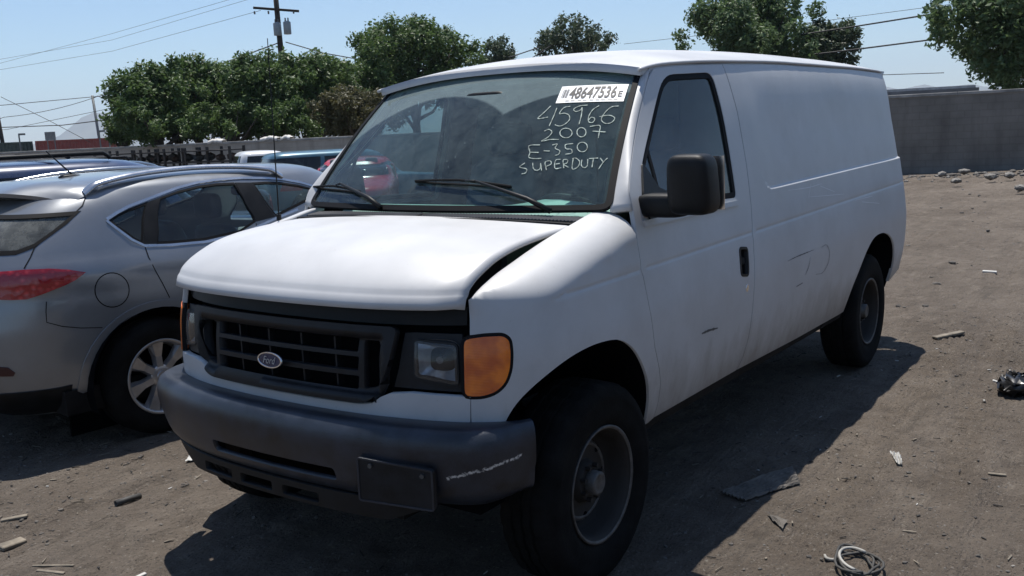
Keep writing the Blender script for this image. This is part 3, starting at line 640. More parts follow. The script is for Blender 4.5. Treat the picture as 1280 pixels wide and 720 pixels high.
tag(mb.build('vent_slats', M['slat'], cowl), kind='stuff')
def wiper(pv, elbow, b0, b1, tip):
    P = lambda p, o: Vector(wsm(*[np.array([q]) for q in hit(wsm, p[0], p[1], (p[0]-560)/250*.6, .1)])[0])+Vector((.6, 0, .75))*o
    a, e, s, t = P(pv, .02), P(elbow, .045), P(b0, .014), P(b1, .014)
    mb = MB(); mb.tube([a, a*.7+e*.3+Vector((0, 0, .012)), e], [.013, .010, .006], 8); mb.tube([e, P(tip, .03)], [.006, .004], 6); arm = mb.build('wiper_arm', M['black_plastic'], van, True)
    mb = MB(); d = (t-s).normalized(); mid = (s+t)/2
    mb.tube([s, s*.75+t*.25+Vector((.008, 0, .010)), mid+Vector((.012, 0, .016)), s*.25+t*.75+Vector((.008, 0, .010)), t], .006, 6); mb.tube([s-Vector((.004, 0, .005)), t-Vector((.004, 0, .005))], .005, 6); mb.build('wiper_blade', M['rubber'], arm)
wiper((690, 268), (600, 236), (521, 229), (640, 236), (585, 232))
wiper((478, 263), (432, 238), (394, 236), (452, 242), (424, 236))
# aerial on the far front fender
mb = MB(); ab = Vector((-.10, -.865, 1.335)); mb.tube([ab, ab+Vector((0, 0, .03))], .012, 10); mb.tube([ab+Vector((0, 0, .02)), ab+Vector((-.05, -.03, .86))], [.0035, .002], 6); mb.build('antenna', M['black_plastic'], van)
# ---- mirror
def superbox(c, h, n=4.0, rings=14, segs=24, taper=None):
    g = []
    for i in range(rings+1):
        ph = -math.pi/2+math.pi*i/rings; row = []
        for k in range(segs):
            th = 2*math.pi*k/segs; f = lambda v: math.copysign(abs(v)**(2/n), v)
            p = [c[0]+h[0]*f(math.cos(ph))*f(math.cos(th)), c[1]+h[1]*f(math.cos(ph))*f(math.sin(th)), c[2]+h[2]*f(math.sin(ph))]
            if taper: p = taper(p)
            row.append(p)
        g.append(row)
    mb = MB(); mb.grid(np.array(g), wrap=True); return mb
def mirror(sg):
    mc = (-.40, 1.165, 1.480)
    if sg > 0: tp = lambda p: [p[0], sg*p[1], p[2]]
    else:      # the far one is folded back against its window
        def tp(p):
            a = math.radians(84)*float(sst(p[1], 1.0, 1.06)); c = (-.40, 1.0); dx, dy = p[0]-c[0], p[1]-c[1]; return [c[0]+dx*math.cos(a)-dy*math.sin(a)-.10, -(c[1]+dx*math.sin(a)+dy*math.cos(a)-.05), p[2]-.03]
    def tape(p):
        q = (p[2]-mc[2])/.12; y = mc[1]+(p[1]-mc[1])*(1-.05*q); return tp([p[0]+.012*q, y, p[2]])
    mb = superbox(mc, (.070, .088, .116), 5, taper=tape)
    o = mb.build('side_mirror', M['black_plastic'], van, True)
    mb = superbox((-.445, 1.02, 1.395), (.05, .11, .048), 4, 10, 20, lambda p: tp([p[0]+(-.02)*(p[1]-1.0), p[1], p[2]])); mb.build('mirror_arm', M['black_plastic'], o, True)
    sail = round_poly([tuple(float(v) for v in (plan(q[0])[0], q[1])) for q in (hit(sidemap, a, b, sx(-.45), 1.4) for a, b in ((801, 203), (803, 245), (811, 276), (850, 268), (850, 246), (822, 235)))], .02); panel('mirror_base', mir(S(sail), sg), [], .03, shell0, M['black_plastic'], o, .012, off=.008)
    if sg > 0: mb = MB(); mb.box((mc[0]-.070, sg*mc[1], mc[2]), (.006, .185, .205), Matrix.Rotation(sg*math.radians(10), 3, 'Z')); mb.build('mirror_glass', M['chrome'], o)
both(mirror)
# ---- wheels
def wheel(x, yc, sg, steer=0):
    root = None; a = 'y'
    n = 120; prof = [(.205, -.085), (.235, -.112), (.29, -.124), (.345, -.118), (.372, -.104), (.384, -.088), (.387, -.05), (.379, -.046), (.379, -.038), (.387, -.034), (.388, -.006), (.379, -.003), (.379, .003), (.388, .006), (.387, .034), (.379, .038), (.379, .046), (.387, .05), (.384, .088), (.372, .104), (.345, .118), (.325, .1225), (.322, .1215), (.29, .124), (.26, .119), (.235, .108), (.212, .09)]
    V = []; F = []; m = len(prof)
    for k in range(n):
        q = 2*math.pi*k/n
        for i, (rr, y) in enumerate(prof):
            rr2 = rr-(.007 if (k % 4 == 0 and 4 <= i <= 18 and rr > .371) else 0); V.append((x+rr2*math.cos(q), sg*(yc+y), .386+rr2*math.sin(q)))
    for k in range(n):
        for i in range(m-1): F.append((k*m+i, k*m+i+1, ((k+1) % n)*m+i+1, ((k+1) % n)*m+i))
    t = mk('wheel', V, F, M['tyre'], van); autosmooth(t, 38)
    rim = [(.214, .084), (.222, .094), (.226, .104), (.222, .108), (.214, .104), (.204, .090), (.198, .06), (.192, .02), (.180, -.005), (.168, -.012), (.160, -.004), (.155, .012), (.146, .022), (.128, .022), (.105, .016), (.085, .020), (.078, .040), (.070, .050), (.052, .052), (.046, .050), (.044, .075), (.038, .085), (.0, .087)]
    mb = MB(); mb.lathe([(r_, sg*y) for r_, y in rim], 56, 'y', (x, sg*yc, .386)); o = mb.build('rim', M['steel_wheel'], t, True); autosmooth(o, 40)
    mb = MB()
    for k in range(8):
        q = 2*math.pi*(k+.5)/8; p = Vector((x+.078*0+.066*math.cos(q), sg*(yc+.048), .386+.066*math.sin(q))); mb.tube([p, p+Vector((0, sg*.022, 0))], .009, 6)
    tag(mb.build('lug_nuts', M['steel_wheel'], t), kind='stuff')
    for nm, pr2 in (('rim_lip', [(.216, .100), (.224, .106), (.226, .110), (.219, .112), (.212, .106)]), ('rim_ring', [(.158, .010), (.152, .020), (.146, .0255), (.139, .0255), (.134, .020)]), ('hub_cap', [(.047, .052), (.046, .088), (.036, .094), (.030, .090), (0, .092)])):
        mb = MB(); mb.lathe([(r_, sg*y) for r_, y in pr2], 56, 'y', (x, sg*yc, .386)); mb.build(nm, M['worn_steel'], t, True)
    for k in range(8):
        q = 2*math.pi*k/8; p = Vector((x+.138*math.cos(q), sg*(yc+.0235), .386+.138*math.sin(q))); mb = MB(); mb.tube([p-Vector((0, sg*.006, 0)), p], .014, 10); mb.build('wheel_hole', M['dark_void'], t)
for sg in (1, -1): wheel(.02, .872, sg); wheel(-3.57, .850, sg)
# ---- underside and cabin
mb = MB(); mb.box((-2.05, 0, .52), (4.7, 1.30, .10)); mb.box((-1.7, .45, .43), (4.6, .09, .14)); mb.box((-1.7, -.45, .43), (4.6, .09, .14)); mb.box((-1.6, .0, .52), (2.6, 1.84, .05)); mb.build('chassis', M['under'], van)
mb = MB(); mb.tube([(-3.57, -.75, .386), (-3.57, .75, .386)], .05, 10); mb.lathe([(.0, -.16), (.10, -.14), (.16, 0), (.10, .14), (0, .16)], 16, 'x', (-3.57, 0, .386)); mb.build('rear_axle', M['under'], van)
mb = MB(); mb.tube([(.02, -.75, .36), (.02, .75, .36)], .04, 10); mb.build('front_axle', M['under'], van)
mb = MB(); mb.box((-3.3, -.35, .40), (1.6, .22, .2)); mb.tube([(-.6, .2, .38), (-4.45, .35, .36)], .035, 8); mb.build('exhaust_and_tank', M['under'], van)
mb = MB(); mb.box((-4.57, 0, .52), (.12, 1.62, .15)); bevel(mb.build('rear_bumper', M['black_plastic'], van), .03, 3)
mb = MB(); mb.box((-.16, 0, 1.15), (.04, .86, .40)); mb.box((-.36, 0, .80), (.04, .86, .44)); mb.box((-1.0, 0, .585), (1.65, 1.80, .03)); mb.build('cab_floor', M['interior'], van)
mb = MB(); mb.add([(-1.62+dx, y, z) for dx in (-.015, .015) for y, z in ((-.92, .58), (.92, .58), (.92, 1.1), (.84, 1.6), (.74, 1.95), (-.74, 1.95), (-.84, 1.6), (-.92, 1.1))], [tuple(range(8)), tuple(range(15, 7, -1))]+[(i, i+8, (i+1) % 8+8, (i+1) % 8) for i in range(8)]); o = mb.build('bulkhead', M['bulkhead'], van)
for y in (-.5, 0, .5): mb = MB(); mb.box((-1.60, y, 1.28), (.02, .06, 1.25)); mb.build('bulkhead_rib', M['bulkhead'], o)
mb = MB(); g = []
for y in np.linspace(-.79, .79, 20):
    row = []
    for t in np.linspace(0, 1, 14):
        x = -.25+t*-.47; z = 1.372-.02*t-.10*max(0, t-.7)**1.2*3; hump = .035*math.exp(-((y-.42)/.16)**2)*sst(t, .35, .7); row.append((x-.10*(y/.86)**2*(1-t), y, z+hump-.02+.065*float(sst(t, .10, .5))-.03))
    row += [(-.74, y, 1.20), (-.68, y, 1.0), (-.5, y, .85)]; g.append(row)
mb.grid(np.array(g)); mb.build('dashboard', M['dash'], van, True)
def seat(y):
    mb = superbox((-1.10, y, .93), (.27, .26, .09), 5, 10, 20); s = mb.build('seat', M['seat'], van, True)
    mb = superbox((0, 0, 0), (.075, .25, .33), 4.5, 12, 20, lambda p: [-1.36+p[0]-p[2]*.22, y+p[1]*(1-.15*max(0, p[2])), 1.25+p[2]]); mb.build('backrest', M['seat'], s, True)
    mb = superbox((0, 0, 0), (.055, .14, .09), 4, 10, 16, lambda p: [-1.45+p[0], y+p[1], 1.66+p[2]]); mb.build('headrest', M['seat'], s, True)
    mb = MB(); mb.box((-1.12, y, .72), (.4, .4, .27)); mb.build('seat_base', M['interior'], s)
seat(.45); seat(-.45)
mb = MB(); cz = Vector((-.72, .44, 1.30)); ax = Vector((-.62, 0, .78)); e1 = Vector((0, 1, 0)); e2 = ax.cross(e1).normalized()
mb.tube([cz+.19*(math.cos(q)*e1+math.sin(q)*e2) for q in np.linspace(0, 2*math.pi, 33)], .014, 8, False)
for q in (.3, math.pi-.3, -math.pi/2): mb.tube([cz-ax*.03, cz+.19*(math.cos(q)*e1+math.sin(q)*e2)], .012, 6)
mb.tube([cz-ax*.30, cz-ax*.02], .035, 10); mb.build('steering_wheel', M['black_plastic'], van, True)
mb = MB(); mb.box((-1.25, 0, 1.945), (.60, 1.15, .02)); mb.build('headliner', M['interior'], van)
mb = superbox((-.66, 0, 1.86), (.02, .12, .035), 4, 8, 16); mb.build('rear_view_mirror', M['black_plastic'], van, True)
# ---- auction sticker and handwriting on the windshield
M['sticker'] = pmat('white_sticker', (.80, .80, .79), .5, var=.02)
M['print'] = pmat('black_print', (.015, .015, .015), .6)
M['chalk'] = pmat('pale_paint_marker', (.38, .46, .41), .7, var=.4, scale=60)
q4 = [np.array(hit(wsm, *p, .5, .7)) for p in ((694.7, 129.7), (779.5, 127.2), (786.3, 105.9), (703.2, 109.0))]
def stmap(U, V):
    U = np.asarray(U)[:, None]; V = np.asarray(V)[:, None]; q = (1-U)*(1-V)*q4[0]+U*(1-V)*q4[1]+U*V*q4[2]+(1-U)*V*q4[3]
    return wsm(q[:, 0], q[:, 1])
stick = empty('auction_sticker', tuple(stmap(np.array([.5]), np.array([.5]))[0]), 0, 'white auction sticker printed 48647536 on the van windshield', 'sticker')
def relocal(o, root):
    for v in o.data.vertices: v.co -= root.location
    return o
relocal(panel('sticker_sheet', [(0, 0), (1, 0), (1, 1), (0, 1)], [], .25, stmap, M['sticker'], stick, 0, off=.003), stick)
relocal(text_panel('sticker_number', '48647536', stmap, (.165, .20, .865, .90), M['print'], stick, offset=.018, off=.005), stick)
relocal(text_panel('sticker_letter', 'E', stmap, (.895, .27, .955, .60), M['print'], stick, offset=.008, off=.005), stick)
for k in range(5):
    a = .055+k*.02; relocal(panel('barcode_bar', [(a, .28), (a+(.011 if k % 2 else .006), .28), (a+(.011 if k % 2 else .006), .80), (a, .80)], [], .2, stmap, M['print'], stick, 0, off=.005), stick)
for k in range(9):
    a = .14+k*.09+R.uniform(-.01, .01); relocal(panel('small_print', [(a, .085), (a+.06, .085), (a+.06, .115), (a, .115)], [], .2, stmap, M['print'], stick, 0, off=.005), stick)
el_ = lambda cx, cy, rx, ry: [(cx+rx*math.sin(a), cy-ry*math.cos(a)) for a in np.linspace(.2, 2*math.pi+.35, 18)]
WR = {'45966': [[(270, 238), (225, 282), (180, 325), (215, 322), (250, 315)], [(312, 252), (285, 320), (258, 378)], [(405, 240), (365, 248), (340, 272), (330, 292), (365, 288), (396, 303), (400, 330), (370, 362), (330, 377), (298, 368)],
                [(525, 232), (470, 238), (428, 262), (440, 276), (478, 264), (486, 248), (482, 300), (465, 365)], [(605, 235), (560, 265), (530, 318), (535, 350), (562, 350), (574, 326), (552, 316), (530, 335)],
                [(740, 238), (690, 245), (640, 290), (620, 335), (645, 358), (690, 352), (712, 322), (680, 303), (605, 312)]],
      '2007': [[(225, 412), (258, 400), (278, 418), (255, 450), (205, 482), (265, 470), (325, 470)], el_(375, 425, 42, 33), el_(482, 420, 31, 32), [(540, 380), (610, 375), (605, 420), (598, 460)], [(558, 412), (648, 418)]],
      'E-350': [[(195, 507), (118, 515), (126, 560), (118, 592), (160, 602), (205, 600)], [(126, 558), (186, 560)], [(220, 548), (262, 550)], [(280, 508), (315, 502), (300, 530), (332, 548), (324, 572), (298, 580)], [(425, 498), (370, 508), (376, 534), (412, 538), (416, 562), (370, 572)], el_(488, 522, 35, 33)],
      'SUPER DUTY': [[(92, 632), (55, 660), (104, 676), (96, 700), (68, 708)], [(145, 632), (150, 670), (168, 683), (194, 674), (200, 635), (206, 685)], [(240, 682), (232, 626), (268, 619), (273, 638), (238, 656)], [(338, 607), (305, 612), (300, 670), (342, 665)], [(303, 640), (332, 636)],
                     [(360, 668), (358, 610), (386, 612), (382, 632), (360, 641), (392, 663)], [(425, 600), (420, 675), (458, 658), (469, 622), (440, 598), (418, 603)], [(485, 610), (482, 650), (500, 665), (520, 655), (526, 605)], [(535, 602), (597, 598)], [(565, 600), (555, 662)], [(612, 598), (633, 627)], [(662, 598), (633, 627), (600, 675)]]}
lab = {'45966': 'stock_number_writing', '2007': 'year_writing', 'E-350': 'model_writing', 'SUPER DUTY': 'trim_writing'}
for key, strokes in WR.items():
    mb = MB()
    for st in strokes:
        P = catmull(st, 5) if len(st) > 2 else np.array(st, float); top = []; bot = []
        uv = [hit(wsm, 640+x/5.5375, 90+y/5.5375, .4, .45) for x, y in P]; W3 = wsm(np.array([a for a, _ in uv]), np.array([b for _, b in uv])); N3 = fdnormals(wsm, np.array([a for a, _ in uv]), np.array([b for _, b in uv])); row = []
        for i in range(len(W3)):
            t = W3[min(i+1, len(W3)-1)]-W3[max(i-1, 0)]; s = np.cross(N3[i], t); s /= max(np.linalg.norm(s), 1e-9); wd = .0019*(1+.3*math.sin(i*1.7)); row.append([W3[i]+N3[i]*.003+s*wd, W3[i]+N3[i]*.003-s*wd])
        mb.grid(np.array(row))
    mb.build(lab[key], M['chalk'], wind)

M['mark'] = pmat('dark_scrape', (.13, .125, .12), .7, var=.3); M['mark2'] = pmat('pale_scratch', (.75, .76, .78), .5, var=.1)
def scrape(pts, wd, mat, name='scrape'):
    uv = np.array([hit(sidemap, a, b, sx(-2.0), 1.0) for a, b in pts]); uv = catmull(uv, 6) if len(uv) > 2 else uv; P = sidemap(uv[:, 0], uv[:, 1]); N = fdnormals(sidemap, uv[:, 0], uv[:, 1]); row = []
    for i in range(len(P)):
        t = P[min(i+1, len(P)-1)]-P[max(0, i-1)]; q = np.cross(N[i], t); q /= max(1e-9, np.linalg.norm(q)); w_ = wd*(.35+.65*math.sin(math.pi*(i+.5)/len(P)))*R.uniform(.6, 1.2); row.append([P[i]+N[i]*.0012+q*w_/2, P[i]+N[i]*.0012-q*w_/2])
    mb = MB(); mb.grid(np.array(row)); mb.build(name, mat, van)
zz_ = lambda x, y: (960+x/2.769, 200+y/2.769)
scrape([zz_(68, 350), zz_(100, 334), zz_(130, 322), zz_(157, 311)], .006, M['mark']); scrape([zz_(185, 302), zz_(202, 294), zz_(212, 318), zz_(209, 352), zz_(190, 388), zz_(165, 396)], .0045, M['mark']); scrape([zz_(146, 335), zz_(140, 370), zz_(128, 398)], .005, M['mark']); scrape([zz_(120, 425), zz_(98, 438)], .006, M['mark'])
scrape([(877, 417), (886, 413), (897, 410)], .016, M['mark'], 'paint_chip')
for pts in ([zz_(70, 105), zz_(140, 95), zz_(185, 82)], [zz_(140, 128), zz_(190, 124), zz_(262, 118)], [zz_(148, 82), zz_(140, 130)], [zz_(300, 140), zz_(360, 125)], [zz_(325, 145), zz_(385, 150)], [zz_(180, 90), zz_(230, 110)]): scrape(pts, .004, M['mark2'], 'scratch')
# ================================================================== other vehicles: one surface builder, a specification each
def project(p):
    q = np.asarray(p, float)-CAM; z = q @ CD; return 640+FPX*(q @ CR)/z, 360-FPX*(q @ CU)/z
class CarSurf:
    """a stack of rounded outlines: rows of (height, half width, rear end, front end)"""
    def __init__(s, rows, n=4.5, Lh=2.35, wh=.9):
        rows = np.array(rows, float); z, w_, xr, xf = rows.T
        d = np.sqrt(np.diff(z)**2+np.diff(w_)**2+.0004); s.V = np.concatenate([[0], np.cumsum(d)]); s.vm = s.V[-1]
        s.z = pchip(s.V, z); s.w = pchip(s.V, w_); s.xr = pchip(s.V, xr); s.xf = pchip(s.V, xf); s.zi = pchip(z, s.V); s.rows = rows
        th = np.linspace(0, math.pi, 1600); c, sn = np.cos(th), np.sin(th)
        X = -np.sign(c)*np.abs(c)**(2/n); Y = np.abs(sn)**(2/n); A = np.concatenate([[0], np.cumsum(np.hypot(np.diff(X*Lh), np.diff(Y*wh)))])
        s.A, s.X, s.Y, s.um = A, X, Y, A[-1]
    def map(s, U, V):
        U = np.asarray(U, float); V = np.asarray(V, float); a = np.abs(U); xn = np.interp(a, s.A, s.X); yn = np.interp(a, s.A, s.Y)
        xr, xf = s.xr(V), s.xf(V); return np.stack([xr+(xf-xr)*(xn+1)/2, -s.w(V)*yn*np.where(U < 0, -1, 1), s.z(V)], -1)
    def uv(s, x, z):            # a point of the right side seen from the side
        v = float(s.zi(z)); xr, xf = float(s.xr(v)), float(s.xf(v)); xn = (x-xr)/(xf-xr)*2-1
        k = slice(120, 1480); return float(np.interp(xn, s.X[k], s.A[k])), v
    def uvr(s, y, z, front=False):
        v = float(s.zi(z)); yn = min(.98, abs(y)/float(s.w(v))); k = np.arange(0, 800)
        a = float(np.interp(yn, s.Y[k], s.A[k])); a = s.um-a if front else a
        return (a if y <= 0 else -a), v
def strip(name, uv, wd, mapf, mat, parent, off=.0015):
    uv = np.array(uv, float); P = mapf(uv[:, 0], uv[:, 1]); N = fdnormals(mapf, uv[:, 0], uv[:, 1]); row = []
    for i in range(len(P)):
        t = P[min(i+1, len(P)-1)]-P[max(0, i-1)]; s = np.cross(N[i], t); s /= max(1e-9, np.linalg.norm(s)); row.append([P[i]+N[i]*off+s*wd/2, P[i]+N[i]*off-s*wd/2])
    mb = MB(); mb.grid(np.array(row)); return mb.build(name, mat, parent)
def neg(poly): return [(-a, b) for a, b in poly]
def car_wheel(root, x, y, r, wd, rimr, spokes, rimmat, sw=.34):
    """y is the outer face, its sign tells the side"""
    sg = 1 if y > 0 else -1; yc = abs(y)-wd/2; h = wd/2
    pr = [(rimr-.01, -h*.8), (rimr+.02, -h*.95), ((rimr+r)/2, -h), (r-.03, -h*.95), (r-.006, -h*.75), (r, -h*.5), (r, -h*.14), (r-.007, -h*.12), (r-.007, h*.12), (r, h*.14), (r, h*.5), (r-.006, h*.75), (r-.03, h*.95), ((rimr+r)/2, h), (rimr+.02, h*.95), (rimr-.01, h*.8)]
    mb = MB(); mb.lathe([(a, sg*b) for a, b in pr], 56, 'y', (x, sg*yc, r)); t = mb.build('wheel', M['tyre'], root, True); autosmooth(t, 40)
    mb = MB(); mb.lathe([(a, sg*b) for a, b in [(rimr-.012, h*.76), (rimr+.008, h*.93), (rimr+.002, h*.96), (rimr-.014, h*.86), (rimr-.03, h*.3), (rimr-.04, -h*.8)]], 56, 'y', (x, sg*yc, r)); mb.build('rim', rimmat, t, True)
    mb = MB(); mb.lathe([(a, sg*b) for a, b in [(rimr-.02, -h*.05), (.0, -h*.05)]], 32, 'y', (x, sg*yc, r)); mb.build('brake', M['dark_void'], t)
    mb = MB(); mb.lathe([(a, sg*b) for a, b in [(.072, h*.3), (.068, h*.66), (.055, h*.74), (.034, h*.75), (.030, h*.80), (0, h*.81)]], 28, 'y', (x, sg*yc, r)); hb = mb.build('hub', rimmat, t, True); autosmooth(hb)
    for k in range(spokes):
        q = math.pi/2+.06+2*math.pi*k/spokes; e = Vector((math.cos(q), 0, math.sin(q))); f = Vector((-math.sin(q), 0, math.cos(q))); c = Vector((x, sg*yc, r)); V = []
        for rr, hw, d0 in ((.05, sw*.085, .72), (rimr*.55, sw*.085, .70), (rimr-.012, sw*.16, .84)):
            for a, dd in ((-1, -.30), (-.62, 0), (.62, 0), (1, -.30)): V.append(c+e*rr+f*hw*a+Vector((0, sg*h*(d0+dd), 0)))
        F = []
        for i in range(2):
            for k2 in range(4): F.append((i*4+k2, i*4+(k2+1) % 4, (i+1)*4+(k2+1) % 4, (i+1)*4+k2))
        mk('spoke', V, F, rimmat, t)
    return t
def dirt_paint(name, col, metal=.0, rough=.3, coat=.5, dirt=.35):
    m = pmat(name, col, rough, metal=metal, var=.06, scale=3, coat=coat, rvar=.06); nt, b, L = nodes(m); src = b.inputs['Base Color'].links[0].from_socket
    tc = nt.nodes.new('ShaderNodeTexCoord'); n = nt.nodes.new('ShaderNodeTexNoise'); n.inputs['Scale'].default_value = 4; n.inputs['Detail'].default_value = 9; n.inputs['Roughness'].default_value = .7; L.new(tc.outputs['Object'], n.inputs['Vector'])
    mr = nt.nodes.new('ShaderNodeMapRange'); mr.inputs['From Min'].default_value = .4; mr.inputs['From Max'].default_value = .8; mr.inputs['To Max'].default_value = dirt; L.new(n.outputs['Fac'], mr.inputs[0])
    mx = nt.nodes.new('ShaderNodeMix'); mx.data_type = 'RGBA'; mx.inputs['B'].default_value = (.18, .175, .165, 1); L.new(mr.outputs[0], mx.inputs['Factor']); L.new(src, mx.inputs['A']); L.new(mx.outputs['Result'], b.inputs['Base Color'])
    return m
def car_interior(root, seats, zf, zs, mat):
    for x, y, rake in seats:
        mb = superbox((x, y, zs), (.25, .25, .09), 5, 8, 18); s = mb.build('seat', mat, root, True)
        mb = superbox((0, 0, 0), (.07, .24, .30), 4.5, 10, 18, lambda p: [x-.25+p[0]-(p[2]+.3)*rake, y+p[1]*(1-.15*max(0, p[2])), zs+.30+p[2]]); mb.build('backrest', mat, s, True)
        mb = superbox((0, 0, 0), (.05, .13, .085), 4, 8, 14, lambda p: [x-.27-.66*rake+p[0], y+p[1], zs+.72+p[2]]); mb.build('headrest', mat, s, True)
M['alloy'] = pmat('brushed_alloy_wheel', (.40, .40, .41), .33, metal=.75, var=.15, scale=12)
M['red_lens'] = None
def redlens():
    m = bpy.data.materials.new('red_tail_lens'); nt, b, L = nodes(m); b.inputs['Roughness'].default_value = .12; b.inputs['Coat Weight'].default_value = .6
    tc = nt.nodes.new('ShaderNodeTexCoord'); v = nt.nodes.new('ShaderNodeTexVoronoi'); v.inputs['Scale'].default_value = 26; L.new(tc.outputs['Object'], v.inputs['Vector'])
    rp = nt.nodes.new('ShaderNodeValToRGB'); rp.color_ramp.elements[0].color = (.55, .05, .055, 1); rp.color_ramp.elements[1].color = (.30, .006, .014, 1); rp.color_ramp.elements[0].position = .08; rp.color_ramp.elements[1].position = .42
    L.new(v.outputs['Distance'], rp.inputs[0]); L.new(rp.outputs[0], b.inputs['Base Color'])
    bp = nt.nodes.new('ShaderNodeBump'); bp.inputs['Strength'].default_value = .4; bp.inputs['Distance'].default_value = .006; L.new(v.outputs['Distance'], bp.inputs['Height']); L.new(bp.outputs[0], b.inputs['Normal'])
    return m
M['red_lens'] = redlens(); M['dull_red'] = pmat('dark_red_reflector', (.05, .008, .008), .4)
M['clear_lens'] = pmat('clear_lamp_lens', (.5, .5, .52), .15, var=.1, coat=.5)
M['car_glass'], _, _ = glass('car_side_glass', (.62, .72, .72), .03)
M['privacy_glass'], _, _ = glass('dark_privacy_glass', (.10, .12, .13), .03)
M['dusty_glass'], _, _ = glass('dusty_rear_glass', (.28, .33, .33), .22, dcol=(.40, .41, .38))
M['trim_silver'] = pmat('satin_window_trim', (.55, .56, .58), .25, metal=.9, var=.08)
M['silver'] = dirt_paint('silver_metallic_paint', (.225, .236, .25), .6, .31, .6, .10)
# ------------------------------------------------------------------ the silver crossover beside the van
suv = empty('silver_crossover', (-.36, -3.115, 0), math.radians(175), 'silver crossover with roof rails and red teardrop tail lamp parked beside the van', 'car')
SM = Matrix.Translation(suv.location) @ suv.rotation_euler.to_matrix().to_4x4(); SMn = np.array(SM)
cs = CarSurf([(.22, .78, -.74, 3.45), (.30, .85, -.86, 3.62), (.40, .885, -.925, 3.72), (.55, .90, -.955, 3.76), (.70, .905, -.955, 3.74), (.82, .905, -.935, 3.66), (.90, .898, -.915, 3.5), (.96, .887, -.90, 3.1), (1.01, .87, -.885, 2.55), (1.06, .848, -.87, 2.20), (1.12, .815, -.84, 2.02), (1.20, .785, -.79, 2.0), (1.30, .745, -.70, 1.90), (1.39, .705, -.58, 1.80), (1.445, .672, -.48, 1.72), (1.49, .635, -.38, 1.64), (1.525, .565, -.24, 1.54), (1.55, .43, -.02, 1.40), (1.562, .22, .22, 1.22), (1.566, .01, .45, 1.02)], 4.2)
csw = lambda U, V: cs.map(U, V) @ SMn[:3, :3].T+SMn[:3, 3]
def spx(pts, u=3.0, v=1.3): return [hit(csw, a, b, u, v, 80) for a, b in pts]
u0, v0 = cs.uv(.1, 1.25)
q_win = spx([(136, 276), (147, 268.5), (161, 261.5), (184.5, 252.5), (178, 305), (167, 299.5), (155.6, 291), (144, 283)], *cs.uv(-.1, 1.25))
r_win = spx([(200, 247), (222, 239), (247.5, 232.5), (270, 229.5), (292.5, 228.5), (306, 250), (319.5, 277), (300, 290), (255, 300), (211, 304), (196, 304.5)], *cs.uv(.5, 1.28))
f_win = spx([(315, 228.5), (332, 227.5), (350, 228), (372, 231), (391, 236), (386, 250), (360, 263), (345, 270.5)], *cs.uv(1.2, 1.28))
f_win += []
arch = lambda cx, r_, z0, n=26: [cs.uv(cx+r_*math.cos(a), z0+r_*math.sin(a)) for a in np.linspace(-.75, math.pi+.75, n)]
# only heights inside the stack are asked for
def arch_poly(S_, cx, r_, zc):
    P = []
    for a in np.linspace(0, math.pi, 22): P.append(S_.uv(cx+r_*math.cos(a), zc+r_*math.sin(a)))
    zb = S_.rows[0][0]; v = S_.uv(cx, zb)[1]; P.append((S_.uv(cx-r_*1.0, zb)[0], v-.1)); P.append((S_.uv(cx+r_*1.0, zb)[0], v-.1)); return P
ar, af = arch_poly(cs, 0, .425, .35), arch_poly(cs, 2.80, .425, .35)
_rb = spx([(99, 265), (84, 279), (66, 292), (42, 309), (20, 317.5)], *cs.uvr(-.6, 1.22)); bk = _rb+neg(_rb)[::-1]
fw = [cs.uvr(y, z, True) for y, z in ((-.60, 1.42), (-.70, 1.25), (-.78, 1.10), (-.75, 1.075), (-.4, 1.065), (-.01, 1.06))]; fw_r = fw+[(cs.um, float(cs.zi(1.06))), (cs.um, float(cs.zi(1.47)))]+[cs.uvr(y, z, True) for y, z in ((-.3, 1.46),)]
sides = [q_win, r_win, f_win]
body = panel('body', [(-cs.um+.001, 0), (cs.um-.001, 0), (cs.um-.001, cs.vm), (-cs.um+.001, cs.vm)], sides+[neg(p) for p in sides]+[ar, neg(ar), af, neg(af), bk, fw_r, neg(fw_r)], .06, cs.map, M['silver'], suv, .02, edge=.045)
for p, nm in ((q_win, 'quarter_window'), (r_win, 'rear_door_window'), (f_win, 'front_door_window')):
    for g in (p, neg(p)):
        o = panel(nm, g, [], .06, cs.map, M['car_glass'], suv, 0, off=-.008); panel('window_seal', inset_poly(g, -.003), [inset_poly(g, .014)], .02, cs.map, M['rubber'], o, .012, off=.001, edge=.03)
